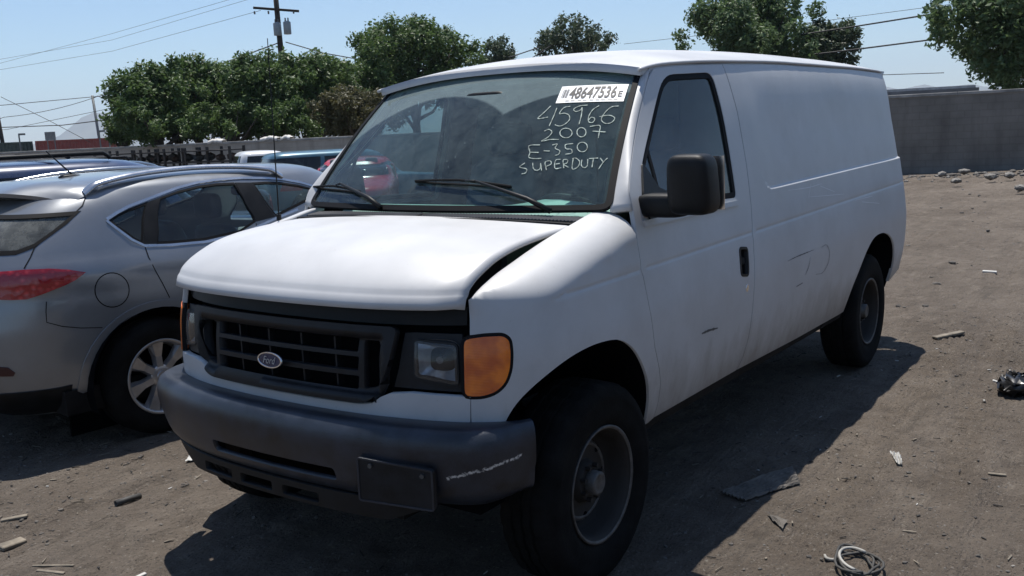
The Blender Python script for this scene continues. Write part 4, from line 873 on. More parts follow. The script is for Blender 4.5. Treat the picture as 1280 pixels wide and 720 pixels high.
for sg in (1, -1):
    mm = (lambda p: p) if sg > 0 else neg
    for px in ([(185, 252.5), (200.5, 246.5), (196, 304.5), (178.5, 305)], [(293.5, 228.5), (314.5, 228.5), (344, 271), (320.5, 277)]):
        panel('pillar_cover', mm(spx(px, *cs.uv(.5, 1.28))), [], .03, cs.map, M['black_plastic'], suv, .004, off=.0035)
    lo = spx([(133, 276), (146, 286), (165, 300), (181, 307.5), (214, 306.5), (258, 302.5), (303, 292), (345, 273), (372, 262)], *cs.uv(.3, 1.2)); strip('window_trim', mm(lo), .016, cs.map, M['trim_silver'], suv, .005)
    hi_ = spx([(133, 274.5), (146, 266), (160, 258.5), (186, 248.5), (222, 235), (247, 228.5), (271, 225), (302, 222.8), (332, 223), (352, 224.2), (374, 228), (395, 234)], *cs.uv(.3, 1.38)); strip('window_trim', mm(hi_), .018, cs.map, M['trim_silver'], suv, .005)
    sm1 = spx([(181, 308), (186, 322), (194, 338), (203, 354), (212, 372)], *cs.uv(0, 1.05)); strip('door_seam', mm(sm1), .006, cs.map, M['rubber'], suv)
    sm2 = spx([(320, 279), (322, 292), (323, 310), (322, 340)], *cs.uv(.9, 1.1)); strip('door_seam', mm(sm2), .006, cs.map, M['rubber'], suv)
    lamp = spx([(107, 340.5), (85, 337.5), (61, 336.5), (30, 338), (-8, 341), (-40, 346), (-40, 372), (-8, 374), (15, 375), (34, 374), (52, 368), (72, 360), (94, 350)], *cs.uvr(-.6, .95))
    tl = panel('tail_lamp', mm(lamp), [], .03, cs.map, M['red_lens'], suv, .01, off=.012)
    hs = spx([(107, 247), (103, 257), (90, 270), (70, 286), (43, 310), (38, 322), (30, 336)], *cs.uvr(-.7, 1.2)); strip('hatch_seam', mm(hs), .007, cs.map, M['rubber'], suv)
    bs = spx([(58, 377), (57.5, 390), (58.5, 403), (78, 408), (101, 410), (128, 409.5)], *cs.uvr(-.8, .8)); strip('bumper_seam', mm(bs), .005, cs.map, M['rubber'], suv)
    cl = arch_poly(cs, 0, .425, .35)[:22]; co = arch_poly(cs, 0, .475, .34)[:22]; panel('arch_cladding', mm(cl+co[::-1]), [], .03, cs.map, M['silver'], suv, .012, off=.010, edge=.03)
    cl = arch_poly(cs, 2.8, .425, .35)[:22]; co = arch_poly(cs, 2.8, .475, .34)[:22]; panel('arch_cladding', mm(cl+co[::-1]), [], .03, cs.map, M['silver'], suv, .012, off=.010, edge=.03)
    rf = spx([(-14, 457), (10, 459.5), (19, 466), (17, 470), (-14, 470)], *cs.uvr(-.6, .5)); panel('reflector', mm(rf), [], .03, cs.map, M['dull_red'], suv, .008, off=.006)
    panel('sill_cladding', mm([cs.uv(.48, .36), cs.uv(2.32, .36), cs.uv(2.30, .23), cs.uv(.47, .23)]), [], .05, cs.map, M['black_plastic'], suv, .01, off=.008)
    panel('bumper_valance', mm([cs.uvr(-.0, .40), cs.uvr(-.75, .40), cs.uv(-.50, .405), cs.uv(-.47, .25), cs.uvr(-.55, .235), cs.uvr(-.0, .235)]), [], .05, cs.map, M['black_plastic'], suv, .01, off=.006)
    # rail: a raised bow on two feet
    rl = [hit(csw, a, b, *cs.uv(.3, 1.45), 80) for a, b in ((103, 243), (120, 236), (150, 228), (200, 219.5), (250, 215), (300, 214), (335, 216.5), (352, 220))]
    rlc = catmull(rl, 5); P = cs.map(rlc[:, 0], rlc[:, 1]); N = fdnormals(cs.map, rlc[:, 0], rlc[:, 1]); n_ = len(P); hh = [.034*min(1, math.sin(math.pi*i/(n_-1))*2.6) for i in range(n_)]; g = []
    for i in range(n_):
        b_ = np.array([0, 0, 1.0])*.5+N[i]*.5; t = P[min(i+1, n_-1)]-P[max(0, i-1)]; t /= np.linalg.norm(t); sd_ = np.cross(t, b_); sd_ /= np.linalg.norm(sd_)
        row = []
        for a in np.linspace(0, 2*math.pi, 13)[:-1]: row.append(P[i]+b_*(hh[i]*.9+.017*math.sin(a))+sd_*.030*math.cos(a))
        row = [(p[0], p[1]*sg, p[2]) for p in row]; g.append(row)
    mb = MB(); mb.grid(np.array(g), wrap=True); mb.build('roof_rail', M['trim_silver'], suv, True)
    # mirror
    mb = superbox((1.62, -sg*1.0, 1.10), (.07, .10, .075), 3.5, 10, 18); mb.build('side_mirror', M['silver'], suv, True)
circ = lambda r_: [(140+r_*math.cos(a), 362.5+r_*math.sin(a)) for a in np.linspace(0, 2*math.pi, 31)]
panel('fuel_door', spx(circ(20.5)[:-1], *cs.uv(-.2, .92)), [], .03, cs.map, M['silver'], suv, .006, off=.0025)
strip('fuel_door_gap', spx(circ(21.4), *cs.uv(-.2, .92)), .006, cs.map, M['rubber'], suv, .001)
panel('rear_window', bk, [], .06, cs.map, M['dusty_glass'], suv, 0, off=-.006); panel('rear_window_seal', inset_poly(bk, -.006), [inset_poly(bk, .02)], .03, cs.map, M['rubber'], suv, .006, off=.002)
for g in (fw_r, neg(fw_r)): panel('windshield', g, [], .08, cs.map, M['car_glass'], suv, 0, off=-.004)
# roof spoiler over the hatch glass
g = []
lx, lz = pchip([0, .3, .5, .58, .64], [-.63, -.575, -.40, -.34, -.29]), pchip([0, .3, .5, .58, .64], [1.492, 1.488, 1.452, 1.415, 1.36]); rx_, rz_ = pchip([0, .3, .5, .64], [-.20, -.19, -.14, -.08]), pchip([0, .3, .5, .58, .64], [1.545, 1.538, 1.515, 1.49, 1.43])
for y in np.linspace(-.60, .60, 44):
    q = abs(y); x1, z1, x0, z0 = float(lx(q)), float(lz(q)), float(rx_(q)), float(rz_(q)); row = []
    for t in np.linspace(0, 1, 8): row.append((x0+(x1-x0)*t, y*(1+.03*math.sin(math.pi*t)), z0+(z1-z0)*t+.018*math.sin(math.pi*t)))
    row.append((x1+.002, y*.995, z1-.022)); row.append((x1+.09, y*.97, z1-.045)); row.append((x0+.0, y*.96, z0-.05)); g.append(row)
mb = MB(); mb.grid(np.array(g), wrap=True); mb.add([p for p in g[0]], [tuple(range(len(g[0])))]); mb.add([p for p in g[-1]], [tuple(range(len(g[0])))[::-1]]); spo = mb.build('spoiler', M['silver'], suv, True); autosmooth(spo, 40)
# antenna on the roof
ab = Vector(cs.map(*[np.array([q]) for q in cs.uvr(-.001, 1.54)])[0]); ab = Vector((-.02, .0, 1.545))
mb = superbox(tuple(ab), (.075, .03, .018), 2.5, 8, 16); an = mb.build('antenna_base', M['black_plastic'], suv, True); mb = MB(); mb.tube([ab+Vector((.02, 0, .01)), ab+Vector((-.13, 0, .17))], [.006, .004], 8); mb.build('antenna_whip', M['black_plastic'], an)
for x in (0, 2.80):
    for sg in (-1, 1): car_wheel(suv, x, sg*.885, .352, .225, .222, 7, M['alloy'], .36)
for x in (0, 2.8):
    for sg in (-1, 1):
        g = [[(x+.43*math.cos(a), sg*yy, .35+.43*math.sin(a)) for a in np.linspace(-.3, math.pi+.3, 24)] for yy in (.875, .55)]; MB().grid(np.array(g)).build('wheel_well', M['dark_void'], suv, True)
        mb = MB(); mb.box((x, sg*.56, .42), (.9, .02, .75)); mb.build('well_wall', M['dark_void'], suv)
mb = MB(); mb.box((1.4, 0, .30), (3.9, 1.56, .14)); mb.box((.1, 0, .62), (1.5, 1.1, .5)); mb.box((2.75, 0, .62), (1.4, 1.1, .5)); mb.build('floor_pan', M['under'], suv)
M['suv_seat'] = pmat('dark_leather', (.02, .02, .022), .5, var=.2)
car_interior(suv, [(1.15, -.36, .25), (1.15, .36, .25), (.25, -.36, .2), (.25, .36, .2)], .4, .58, M['suv_seat'])
mb = MB(); mb.box((1.75, 0, .90), (.5, 1.45, .25)); bevel(mb.build('dashboard', M['interior'], suv), .05, 3)
mb = superbox((1.22, 0, 1.36), (.02, .12, .035), 4, 8, 14); mb.build('rear_view_mirror', M['black_plastic'], suv, True)
# ------------------------------------------------------------------ parked vehicles further back
def simple_car(name, label, cat, loc, heading, rows, paint, wins, axles, r=.33, n=4.5, rearwin=None, frontwin=None, tail=None, rails=False, bed=None, glassm='privacy_glass', half=.9):
    root = empty(name, loc, heading, label, cat); S_ = CarSurf(rows, n, (rows[3][3]-rows[3][2])/2, half)
    holes = []; P = [[S_.uv(x, z) for x, z in w_] for w_ in wins]; holes += P+[neg(p) for p in P]
    rw = [S_.uvr(y, z) for y, z in rearwin] if rearwin else None
    if rw: holes.append(rw)
    fwp = None
    if frontwin:
        fwp = [S_.uvr(-abs(y), z, True) for y, z in frontwin]+[(S_.um-.0005, float(S_.zi(frontwin[-1][1]))), (S_.um-.0005, float(S_.zi(frontwin[0][1])))]; holes += [fwp, neg(fwp)]
    A = [arch_poly(S_, x, r+.07, r) for x in axles]; holes += A+[neg(a) for a in A]
    b = panel('body', [(-S_.um+.001, 0), (S_.um-.001, 0), (S_.um-.001, S_.vm), (-S_.um+.001, S_.vm)], holes, .10, S_.map, paint, root, .02, edge=.07)
    for p in P:
        for g in (p, neg(p)): panel('window', g, [], .12, S_.map, M[glassm], root, 0, off=-.006)
    if rw: panel('rear_window', rw, [], .12, S_.map, M[glassm], root, 0, off=-.006)
    if fwp:
        for g in (fwp, neg(fwp)): panel('windshield', g, [], .12, S_.map, M['car_glass'], root, 0, off=-.006)
    if tail:
        t = [S_.uvr(y, z) for y, z in tail]
        for g in (t, neg(t)): panel('tail_lamp', g, [], .06, S_.map, M['red_lens'], root, .01, off=.012)
    w_ = float(S_.rows[:, 1].max())
    for x in axles:
        for sg in (-1, 1):
            car_wheel(root, x, sg*(w_-.02), r, .21, r*.62, 5, M['alloy'], .4)
            g = [[(x+(r+.075)*math.cos(a), sg*yy, r+(r+.075)*math.sin(a)) for a in np.linspace(-.2, math.pi+.2, 16)] for yy in (w_-.03, w_-.35)]; MB().grid(np.array(g)).build('wheel_well', M['dark_void'], root, True)
    L0, L1 = axles[0]-.5, axles[1]+.4; mb = MB(); mb.box(((L0+L1)/2, 0, .42), (L1-L0, w_*1.5, .3)); mb.build('floor_pan', M['under'], root)
    car_interior(root, [(axles[0]+.58*(axles[1]-axles[0]), y, .2) for y in (-.36, .36)], .4, .66, M['seat'])
    if rails:
        for sg in (-1, 1):
            mb = MB(); x0, x1, yy, zz = rails; mb.tube([(x0-.06, sg*yy, zz-.05), (x0, sg*yy, zz), (x1, sg*yy, zz), (x1+.06, sg*yy, zz-.05)], .022, 8); mb.build('roof_rail', M['black_plastic'], root, True)
        mb = MB(); x0, x1, yy, zz = rails
        for k in (.25, .75): q = MB(); q.box((x0+(x1-x0)*k, 0, zz+.01), (.05, yy*2, .025)); q.build('roof_bar', M['black_plastic'], root)
    return root, S_
suv_rows = lambda w_, L, h: [(.25, w_*.88, -.78, L-1.05), (.40, w_*.97, -.90, L-.95), (.60, w_, -.93, L-.92), (.85, w_, -.92, L-.95), (.97, w_*.99, -.90, L-1.05), (1.02, w_*.975, -.89, L-1.5), (1.06, w_*.965, -.885, L-2.15), (1.10, w_*.955, -.88, L-2.25), (1.3, w_*.90, -.84, L-2.45), (h-.17, w_*.82, -.77, L-2.75), (h-.08, w_*.77, -.71, L-2.92), (h-.035, w_*.68, -.60, L-3.1), (h-.01, w_*.45, -.35, L-3.4), (h, .01, .0, L-3.8)]
def wins3(h, L, w_=.9):
    z0, z1 = 1.08, h-.14; return [[(-.62, z0+.02), (.12, z0), (.12, z1), (-.55, z1-.01)], [(.20, z0), (1.05, z0), (1.05, z1), (.20, z1)], [(1.15, z0), (2.05, z0), (1.72, z1-.06), (1.15, z1)]]
rwin = lambda w_, h: [(-w_*.72, h-.16), (-w_*.80, 1.10), (w_*.80, 1.10), (w_*.72, h-.16)]
fwin = lambda w_, h: [(-w_*.70, h-.15), (-w_*.86, 1.12)]
M['navy'] = dirt_paint('dark_navy_paint', (.022, .040, .10), .1, .28, .6, .25)
M['teal'] = dirt_paint('faded_teal_blue_paint', (.045, .12, .17), .3, .35, .4, .25)
M['car_white'] = dirt_paint('white_car_paint', (.62, .63, .64), 0, .35, .4, .2)
M['car_red'] = dirt_paint('bright_red_paint', (.42, .022, .03), 0, .28, .6, .12)
M['car_black'] = dirt_paint('black_car_paint', (.012, .012, .014), 0, .25, .6, .25)
tl_ = lambda w_: [(-w_*.88, 1.05), (-w_*.88, .80), (-w_*.98, .80), (-w_*.98, 1.05)]
def gz(x, y):
    """the lot falls gently away towards its far left corner"""
    d = (-x)*.45+(-y)*.9; return -.42*float(sst(d, 9, 27))-.06*float(sst(d, 4, 9))
def gspot(px, dist, py=260): p = at_depth(px, py, dist); return float(p[0]), float(p[1]), gz(p[0], p[1])
hd = lambda a: math.radians(a)
x, y, z = gspot(-85, 10.4)
simple_car('navy_suv', 'dark navy sport utility with black roof rack behind the silver crossover', 'car', (x, y, z-.08), hd(168), suv_rows(.93, 4.75, 1.74), M['navy'], wins3(1.74, 4.75), (.0, 2.7), .36, 5, rwin(.93, 1.74), fwin(.93, 1.74), tl_(.93), rails=(-.4, 1.4, .60, 1.78))
x, y, z = gspot(40, 16.5)
simple_car('black_wagon', 'black wagon whose roof shows beyond the navy sport utility', 'car', (x, y, z), hd(165), suv_rows(.90, 4.7, 1.62), M['car_black'], wins3(1.62, 4.7), (.0, 2.7), .33, 5, rwin(.9, 1.62), fwin(.9, 1.62), tl_(.9), rails=(-.4, 1.3, .58, 1.66))
x, y, z = gspot(374, 25)
simple_car('teal_minivan', 'teal blue minivan with dark windows between the pickup and the white van', 'minivan', (x, y, z), hd(152), suv_rows(.97, 4.9, 1.75), M['teal'], [[(-.68, 1.06), (.45, 1.04), (.45, 1.60), (-.60, 1.60)], [(.55, 1.04), (1.5, 1.04), (1.5, 1.60), (.55, 1.60)], [(1.6, 1.04), (2.3, 1.04), (1.85, 1.54), (1.6, 1.58)]], (.0, 2.95), .34, 5.5, rwin(.97, 1.75), fwin(.97, 1.75), tl_(.97))
x, y, z = gspot(452, 21)
simple_car('red_hatchback', 'small red hatchback with rounded roof seen past the van windshield', 'car', (x, y, z), hd(40), suv_rows(.85, 4.0, 1.48), M['car_red'], [[(-.45, 1.03), (.35, 1.02), (.35, 1.36), (-.28, 1.34)], [(.45, 1.02), (1.35, 1.02), (1.0, 1.34), (.45, 1.37)]], (.0, 2.45), .31, 3.6, rwin(.85, 1.48), fwin(.85, 1.48), tl_(.85))
# white crew-cab pickup
x, y, z = gspot(268, 29.5)
pk_rows = [(.40, .84, -1.15, 4.35), (.55, .93, -1.2, 4.42), (.80, .95, -1.2, 4.45), (1.02, .95, -1.2, 4.40), (1.12, .945, -1.19, 4.2), (1.17, .93, .60, 3.5), (1.20, .91, .62, 2.95), (1.26, .90, .64, 2.85), (1.5, .84, .70, 2.55), (1.70, .78, .76, 2.25), (1.80, .72, .82, 2.05), (1.86, .55, .95, 1.8), (1.88, .01, 1.3, 1.5)]
pick, PS = simple_car('white_pickup', 'white crew cab pickup with dark windows parked along the block wall', 'pickup', (x, y, z), hd(150), pk_rows, M['car_white'], [[(.86, 1.27), (1.55, 1.25), (1.55, 1.73), (.98, 1.73)], [(1.68, 1.25), (2.55, 1.25), (2.20, 1.66), (1.68, 1.73)]], (.0, 3.5), .38, 6, [(-.62, 1.74), (-.70, 1.29), (.70, 1.29), (.62, 1.74)], [(-.62, 1.72), (-.76, 1.30)], None)
# ================================================================== ground
def vnoise(X, Y, sc_, seed):
    rs = np.random.RandomState(seed); T = rs.rand(256, 256); x = X*sc_; y = Y*sc_; xi = np.floor(x).astype(int); yi = np.floor(y).astype(int); fx = x-xi; fy = y-yi
    fx = fx*fx*(3-2*fx); fy = fy*fy*(3-2*fy); g = lambda a, b: T[a % 256, b % 256]
    return (g(xi, yi)*(1-fx)+g(xi+1, yi)*fx)*(1-fy)+(g(xi, yi+1)*(1-fx)+g(xi+1, yi+1)*fx)*fy-.5
def relief(X, Y):
    d = np.hypot(X-1, Y-.5); k = 1-sst(d, 14, 40)
    h = .030*vnoise(X, Y, .8, 1)+.020*vnoise(X, Y, 2.3, 2)+.020*vnoise(X, Y, 6, 3)+.012*vnoise(X, Y, 13, 4)
    # wheel ruts: bands that run the length of the lot, broken up by noise
    for ang, off, amp in ((-.12, -1.75, .014), (-.12, -1.45, .012), (.10, 1.95, .014), (.10, 2.25, .011), (.32, 3.1, .010), (-.3, 4.6, .012)):
        t = (Y-math.tan(ang)*X-off)*math.cos(ang)+.05*vnoise(X, Y, .7, 9); h = h-amp*np.exp(-(t/.09)**2)*(.4+1.2*np.abs(vnoise(X, Y, 1.3, 11)))+amp*.6*np.exp(-((t-.16)/.05)**2)
        lug = np.sin(X*46+Y*9)*.0025*np.exp(-(t/.08)**2)*(vnoise(X, Y, 1.1, 12) > -.05); h = h+lug
    # tread prints pressed into soft patches
    for ang, off, seed_ in ((.10, 2.05, 31), (.32, 3.2, 32), (-.12, -1.6, 33), (-.3, 4.7, 34), (.05, 1.55, 35)):
        t = (Y-math.tan(ang)*X-off)*math.cos(ang); u = X*math.cos(ang)+Y*math.sin(ang); pr = (np.abs(t) < .10)*(np.sin((u+np.abs(t)*.8)*2*math.pi/.085) > .1)*(vnoise(X, Y, .9, seed_) > .02); h = h-.009*pr
    c = vnoise(X, Y, 22, 5); h = h+.010*np.clip(c-.18, 0, 1)*(vnoise(X, Y, 1.5, 6) > 0)
    return 1.25*h*k-.004
def axis(lo, hi, st, far):
    a = list(np.arange(lo, hi, st)); s_ = st; x = hi
    while x < far: a.append(x); s_ *= 1.13; x += s_
    s_ = st; x = lo
    while x > -far: s_ *= 1.13; x -= s_; a.insert(0, x)
    return np.array(a)
gx_, gy_ = axis(-5.0, 2.0, .028, 9000), axis(-3.0, 2.3, .028, 9000)
GX, GY = np.meshgrid(gx_, gy_, indexing='ij'); dd = -GX*.45-GY*.9
GZ = -.42*sst(dd, 9, 27)-.06*sst(dd, 4, 9)+relief(GX, GY)
def ground_z(x, y): return float((-.42*sst(-x*.45-y*.9, 9, 27)-.06*sst(-x*.45-y*.9, 4, 9)+relief(np.array([float(x)]), np.array([float(y)])))[0])
def dirt_mat():
    m = bpy.data.materials.new('packed_dirt'); nt, b, L = nodes(m); tc = nt.nodes.new('ShaderNodeTexCoord'); src = tc.outputs['Object']
    def noise(s, d=6, r=.65, st=None):
        n = nt.nodes.new('ShaderNodeTexNoise'); n.inputs['Scale'].default_value = s; n.inputs['Detail'].default_value = d; n.inputs['Roughness'].default_value = r; v = src
        if st: mp = nt.nodes.new('ShaderNodeMapping'); mp.inputs['Scale'].default_value = st; mp.inputs['Rotation'].default_value = (0, 0, .12); L.new(src, mp.inputs[0]); v = mp.outputs[0]
        L.new(v, n.inputs['Vector']); return n.outputs['Fac']
    def mix(a, b_, f):
        x = nt.nodes.new('ShaderNodeMix'); x.data_type = 'RGBA'
        for s, v in (('A', a), ('B', b_)):
            if isinstance(v, tuple): x.inputs[s].default_value = (*v, 1)
            else: L.new(v, x.inputs[s])
        L.new(f, x.inputs['Factor']); return x.outputs['Result']
    def rng(f, a, b_, c=0, d=1):
        r_ = nt.nodes.new('ShaderNodeMapRange'); 
        for k, v in zip(('From Min', 'From Max', 'To Min', 'To Max'), (a, b_, c, d)): r_.inputs[k].default_value = v
        L.new(f, r_.inputs[0]); return r_.outputs[0]
    c = mix((.118, .096, .077), (.190, .159, .130), rng(noise(.55, 8), .35, .65))
    c = mix(c, (.245, .208, .170), rng(noise(2.3, 8, .7, (1, 2.2, 1)), .52, .72, 0, .75))
    c = mix(c, (.082, .067, .054), rng(noise(6.5, 10, .8), .50, .68, 0, .8))
    c = mix(c, (.30, .27, .23), rng(noise(52, 3, .6), .60, .72, 0, .8))
    c = mix(c, (.045, .039, .034), rng(noise(80, 2, .6), .57, .70, 0, .75))
    # long scuffed streaks from traffic
    c = mix(c, (.105, .090, .075), rng(noise(2.2, 6, .7, (.22, 3.5, 1)), .54, .68, 0, .6))
    L.new(c, b.inputs['Base Color']); b.inputs['Roughness'].default_value = .95; b.inputs['Specular IOR Level'].default_value = .15
    h = None
    for f, w_ in ((noise(9, 9, .75), 1.0), (noise(7, 6, .7, (.5, 2.4, 1)), .8), (noise(44, 5, .7), .42), (noise(150, 2), .14)):
        mu = nt.nodes.new('ShaderNodeMath'); mu.operation = 'MULTIPLY_ADD'; mu.inputs[1].default_value = w_; L.new(f, mu.inputs[0])
        if h is not None: L.new(h, mu.inputs[2])
        else: mu.inputs[2].default_value = 0
        h = mu.outputs[0]
    bp = nt.nodes.new('ShaderNodeBump'); bp.inputs['Strength'].default_value = 1; bp.inputs['Distance'].default_value = .055; L.new(h, bp.inputs['Height']); L.new(bp.outputs[0], b.inputs['Normal'])
    return m
M['dirt'] = dirt_mat()
mb = MB(); mb.grid(np.stack([GX, GY, GZ], -1).transpose(1, 0, 2)); tag(mb.build('ground', M['dirt'], None, True), kind='structure')
# ================================================================== hills far off
M['hill'] = pmat('dry_hillside', (.14, .12, .085), .95, var=.25, scale=.004, detail=8)
def hills():
    D = 6800.; c0 = []
    ridge = pchip([-260, -60, 0, 69, 85, 111, 137, 170, 240, 330, 480, 640, 900, 1300, 1700], [8, 10, 8, 10, 22, 36, 38, 44, 36, 42, 30, 24, 30, 20, 14])
    g = []
    for px in np.linspace(-500, 1700, 150):
        v = ray(px, 180); v = v/np.linalg.norm(v[:2]); hgt = float(ridge(px))*D/FPX+12*math.sin(px*.11)+7*math.sin(px*.31+1)
        row = []
        for t, q in ((-.10, -.02), (-.06, .25), (-.03, .62), (0, 1), (.06, .7), (.14, -.02)):
            p = CAM+v*D*(1+t); row.append((p[0], p[1], max(-3, hgt*q+(18*math.sin(px*.19+t*40) if 0 < q < 1 else 0))))
        g.append(row)
    mb = MB(); mb.grid(np.array(g)); tag(mb.build('hills', M['hill'], None, True), kind='structure')
hills()
# ================================================================== block walls
def wall_mat(name, c1, c2):
    m = pmat(name, c1, .92, var=.3, scale=.9, col2=c2, detail=9, spec=.2); nt, b, L = nodes(m); tc = nt.nodes.new('ShaderNodeTexCoord')
    mp = nt.nodes.new('ShaderNodeMapping'); mp.inputs['Rotation'].default_value = (math.pi/2, 0, 0); L.new(tc.outputs['Object'], mp.inputs[0])
    br = nt.nodes.new('ShaderNodeTexBrick'); br.inputs['Scale'].default_value = 1; br.inputs['Brick Width'].default_value = .4; br.inputs['Row Height'].default_value = .2; br.inputs['Mortar Size'].default_value = .012; br.inputs['Color1'].default_value = (1, 1, 1, 1); br.inputs['Color2'].default_value = (.8, .8, .8, 1); br.inputs['Mortar'].default_value = (.55, .55, .55, 1)
    L.new(mp.outputs[0], br.inputs['Vector']); src = b.inputs['Base Color'].links[0].from_socket; mx = nt.nodes.new('ShaderNodeMix'); mx.data_type = 'RGBA'; mx.blend_type = 'MULTIPLY'; mx.inputs['Factor'].default_value = .28
    L.new(src, mx.inputs['A']); L.new(br.outputs['Color'], mx.inputs['B'])
    n = nt.nodes.new('ShaderNodeTexNoise'); n.inputs['Scale'].default_value = 3; n.inputs['Detail'].default_value = 6; ms = nt.nodes.new('ShaderNodeMapping'); ms.inputs['Scale'].default_value = (1, 1, .12); L.new(tc.outputs['Object'], ms.inputs[0]); L.new(ms.outputs[0], n.inputs['Vector'])
    r_ = nt.nodes.new('ShaderNodeMapRange'); r_.inputs['From Min'].default_value = .5; r_.inputs['From Max'].default_value = .75; r_.inputs['To Max'].default_value = .5; L.new(n.outputs['Fac'], r_.inputs[0])
    m2 = nt.nodes.new('ShaderNodeMix'); m2.data_type = 'RGBA'; m2.inputs['B'].default_value = (.09, .08, .07, 1); L.new(r_.outputs[0], m2.inputs['Factor']); L.new(mx.outputs['Result'], m2.inputs['A']); L.new(m2.outputs['Result'], b.inputs['Base Color'])
    bp = nt.nodes.new('ShaderNodeBump'); bp.inputs['Strength'].default_value = .6; bp.inputs['Distance'].default_value = .02; L.new(br.outputs['Color'], bp.inputs['Height']); L.new(bp.outputs[0], b.inputs['Normal'])
    return m
M['wall_grey'] = wall_mat('weathered_grey_block', (.24, .222, .198), (.15, .138, .122)); M['wall_tan'] = wall_mat('weathered_tan_block', (.42, .375, .32), (.28, .25, .21)); M['cap'] = pmat('pale_concrete_cap', (.34, .33, .31), .9, var=.25, scale=2)
WP, WD = np.array([-27.5, -3.6]), np.array([-.2, .98]); WD = WD/np.linalg.norm(WD); WA = math.atan2(WD[1], WD[0])
def wall(name, p0, ang, length, zb, h, mat, label, cap=True):
    o = empty(name, (p0[0], p0[1], zb), ang, label, 'wall'); mb = MB(); mb.box((length/2, 0, h/2-.3), (length, .2, h+.6)); mb.build('wall_face', mat, o)
    k = 0
    while k*3.2 < length-.5:
        l = min(3.2, length-k*3.2); mb = MB(); mb.box((k*3.2+l/2, 0, h+.045), (l-.012, .25, .09)); bevel(mb.build('cap_block', M['cap'], o), .01, 1); k += 1
    return o
p = WP-WD*6; wall('block_wall', p, WA, 34, 0, 2.06, M['wall_grey'], 'grey concrete block wall along the far side of the dirt lot')
p = WP-WD*70; wall('block_wall', p, WA, 63.8, -.45, 2.06, M['wall_tan'], 'tan block wall with trees behind it beyond the parked pickup')
p = WP+WD*28.1; wall('block_wall', p, WA-math.pi/2, 60, 0, 2.06, M['wall_grey'], 'grey block wall closing the lot on the driver side of the white van')
# ================================================================== trees
def leaf_mat(name, a, b_):
    m = bpy.data.materials.new(name); m.use_nodes = True; nt = m.node_tree; nt.nodes.clear(); L = nt.links; o = nt.nodes.new('ShaderNodeOutputMaterial')
    tc = nt.nodes.new('ShaderNodeTexCoord'); n = nt.nodes.new('ShaderNodeTexNoise'); n.inputs['Scale'].default_value = 1.7; n.inputs['Detail'].default_value = 7; n.inputs['Roughness'].default_value = .75; L.new(tc.outputs['Object'], n.inputs['Vector'])
    rp = nt.nodes.new('ShaderNodeValToRGB'); rp.color_ramp.elements[0].position = .32; rp.color_ramp.elements[1].position = .70; rp.color_ramp.elements[0].color = (*a, 1); rp.color_ramp.elements[1].color = (*b_, 1); L.new(n.outputs['Fac'], rp.inputs[0])
    pb = nt.nodes.new('ShaderNodeBsdfPrincipled'); pb.inputs['Roughness'].default_value = .5; pb.inputs['Specular IOR Level'].default_value = .35; L.new(rp.outputs[0], pb.inputs['Base Color'])
    tr = nt.nodes.new('ShaderNodeBsdfTranslucent'); L.new(rp.outputs[0], tr.inputs[0]); mx = nt.nodes.new('ShaderNodeMixShader'); mx.inputs[0].default_value = .35; L.new(pb.outputs[0], mx.inputs[1]); L.new(tr.outputs[0], mx.inputs[2]); L.new(mx.outputs[0], o.inputs[0])
    return m
M['leaf'] = leaf_mat('dark_green_leaves', (.028, .058, .018), (.14, .215, .060)); M['leaf2'] = leaf_mat('mid_green_leaves', (.040, .078, .030), (.15, .22, .085)); M['leaf3'] = leaf_mat('olive_brown_leaves', (.045, .050, .018), (.13, .115, .05)); M['leaf4'] = leaf_mat('grey_green_leaves', (.030, .050, .026), (.085, .115, .060))
M['bark'] = pmat('brown_bark', (.085, .068, .052), .9, var=.35, scale=5, bump=.6, bscale=18)
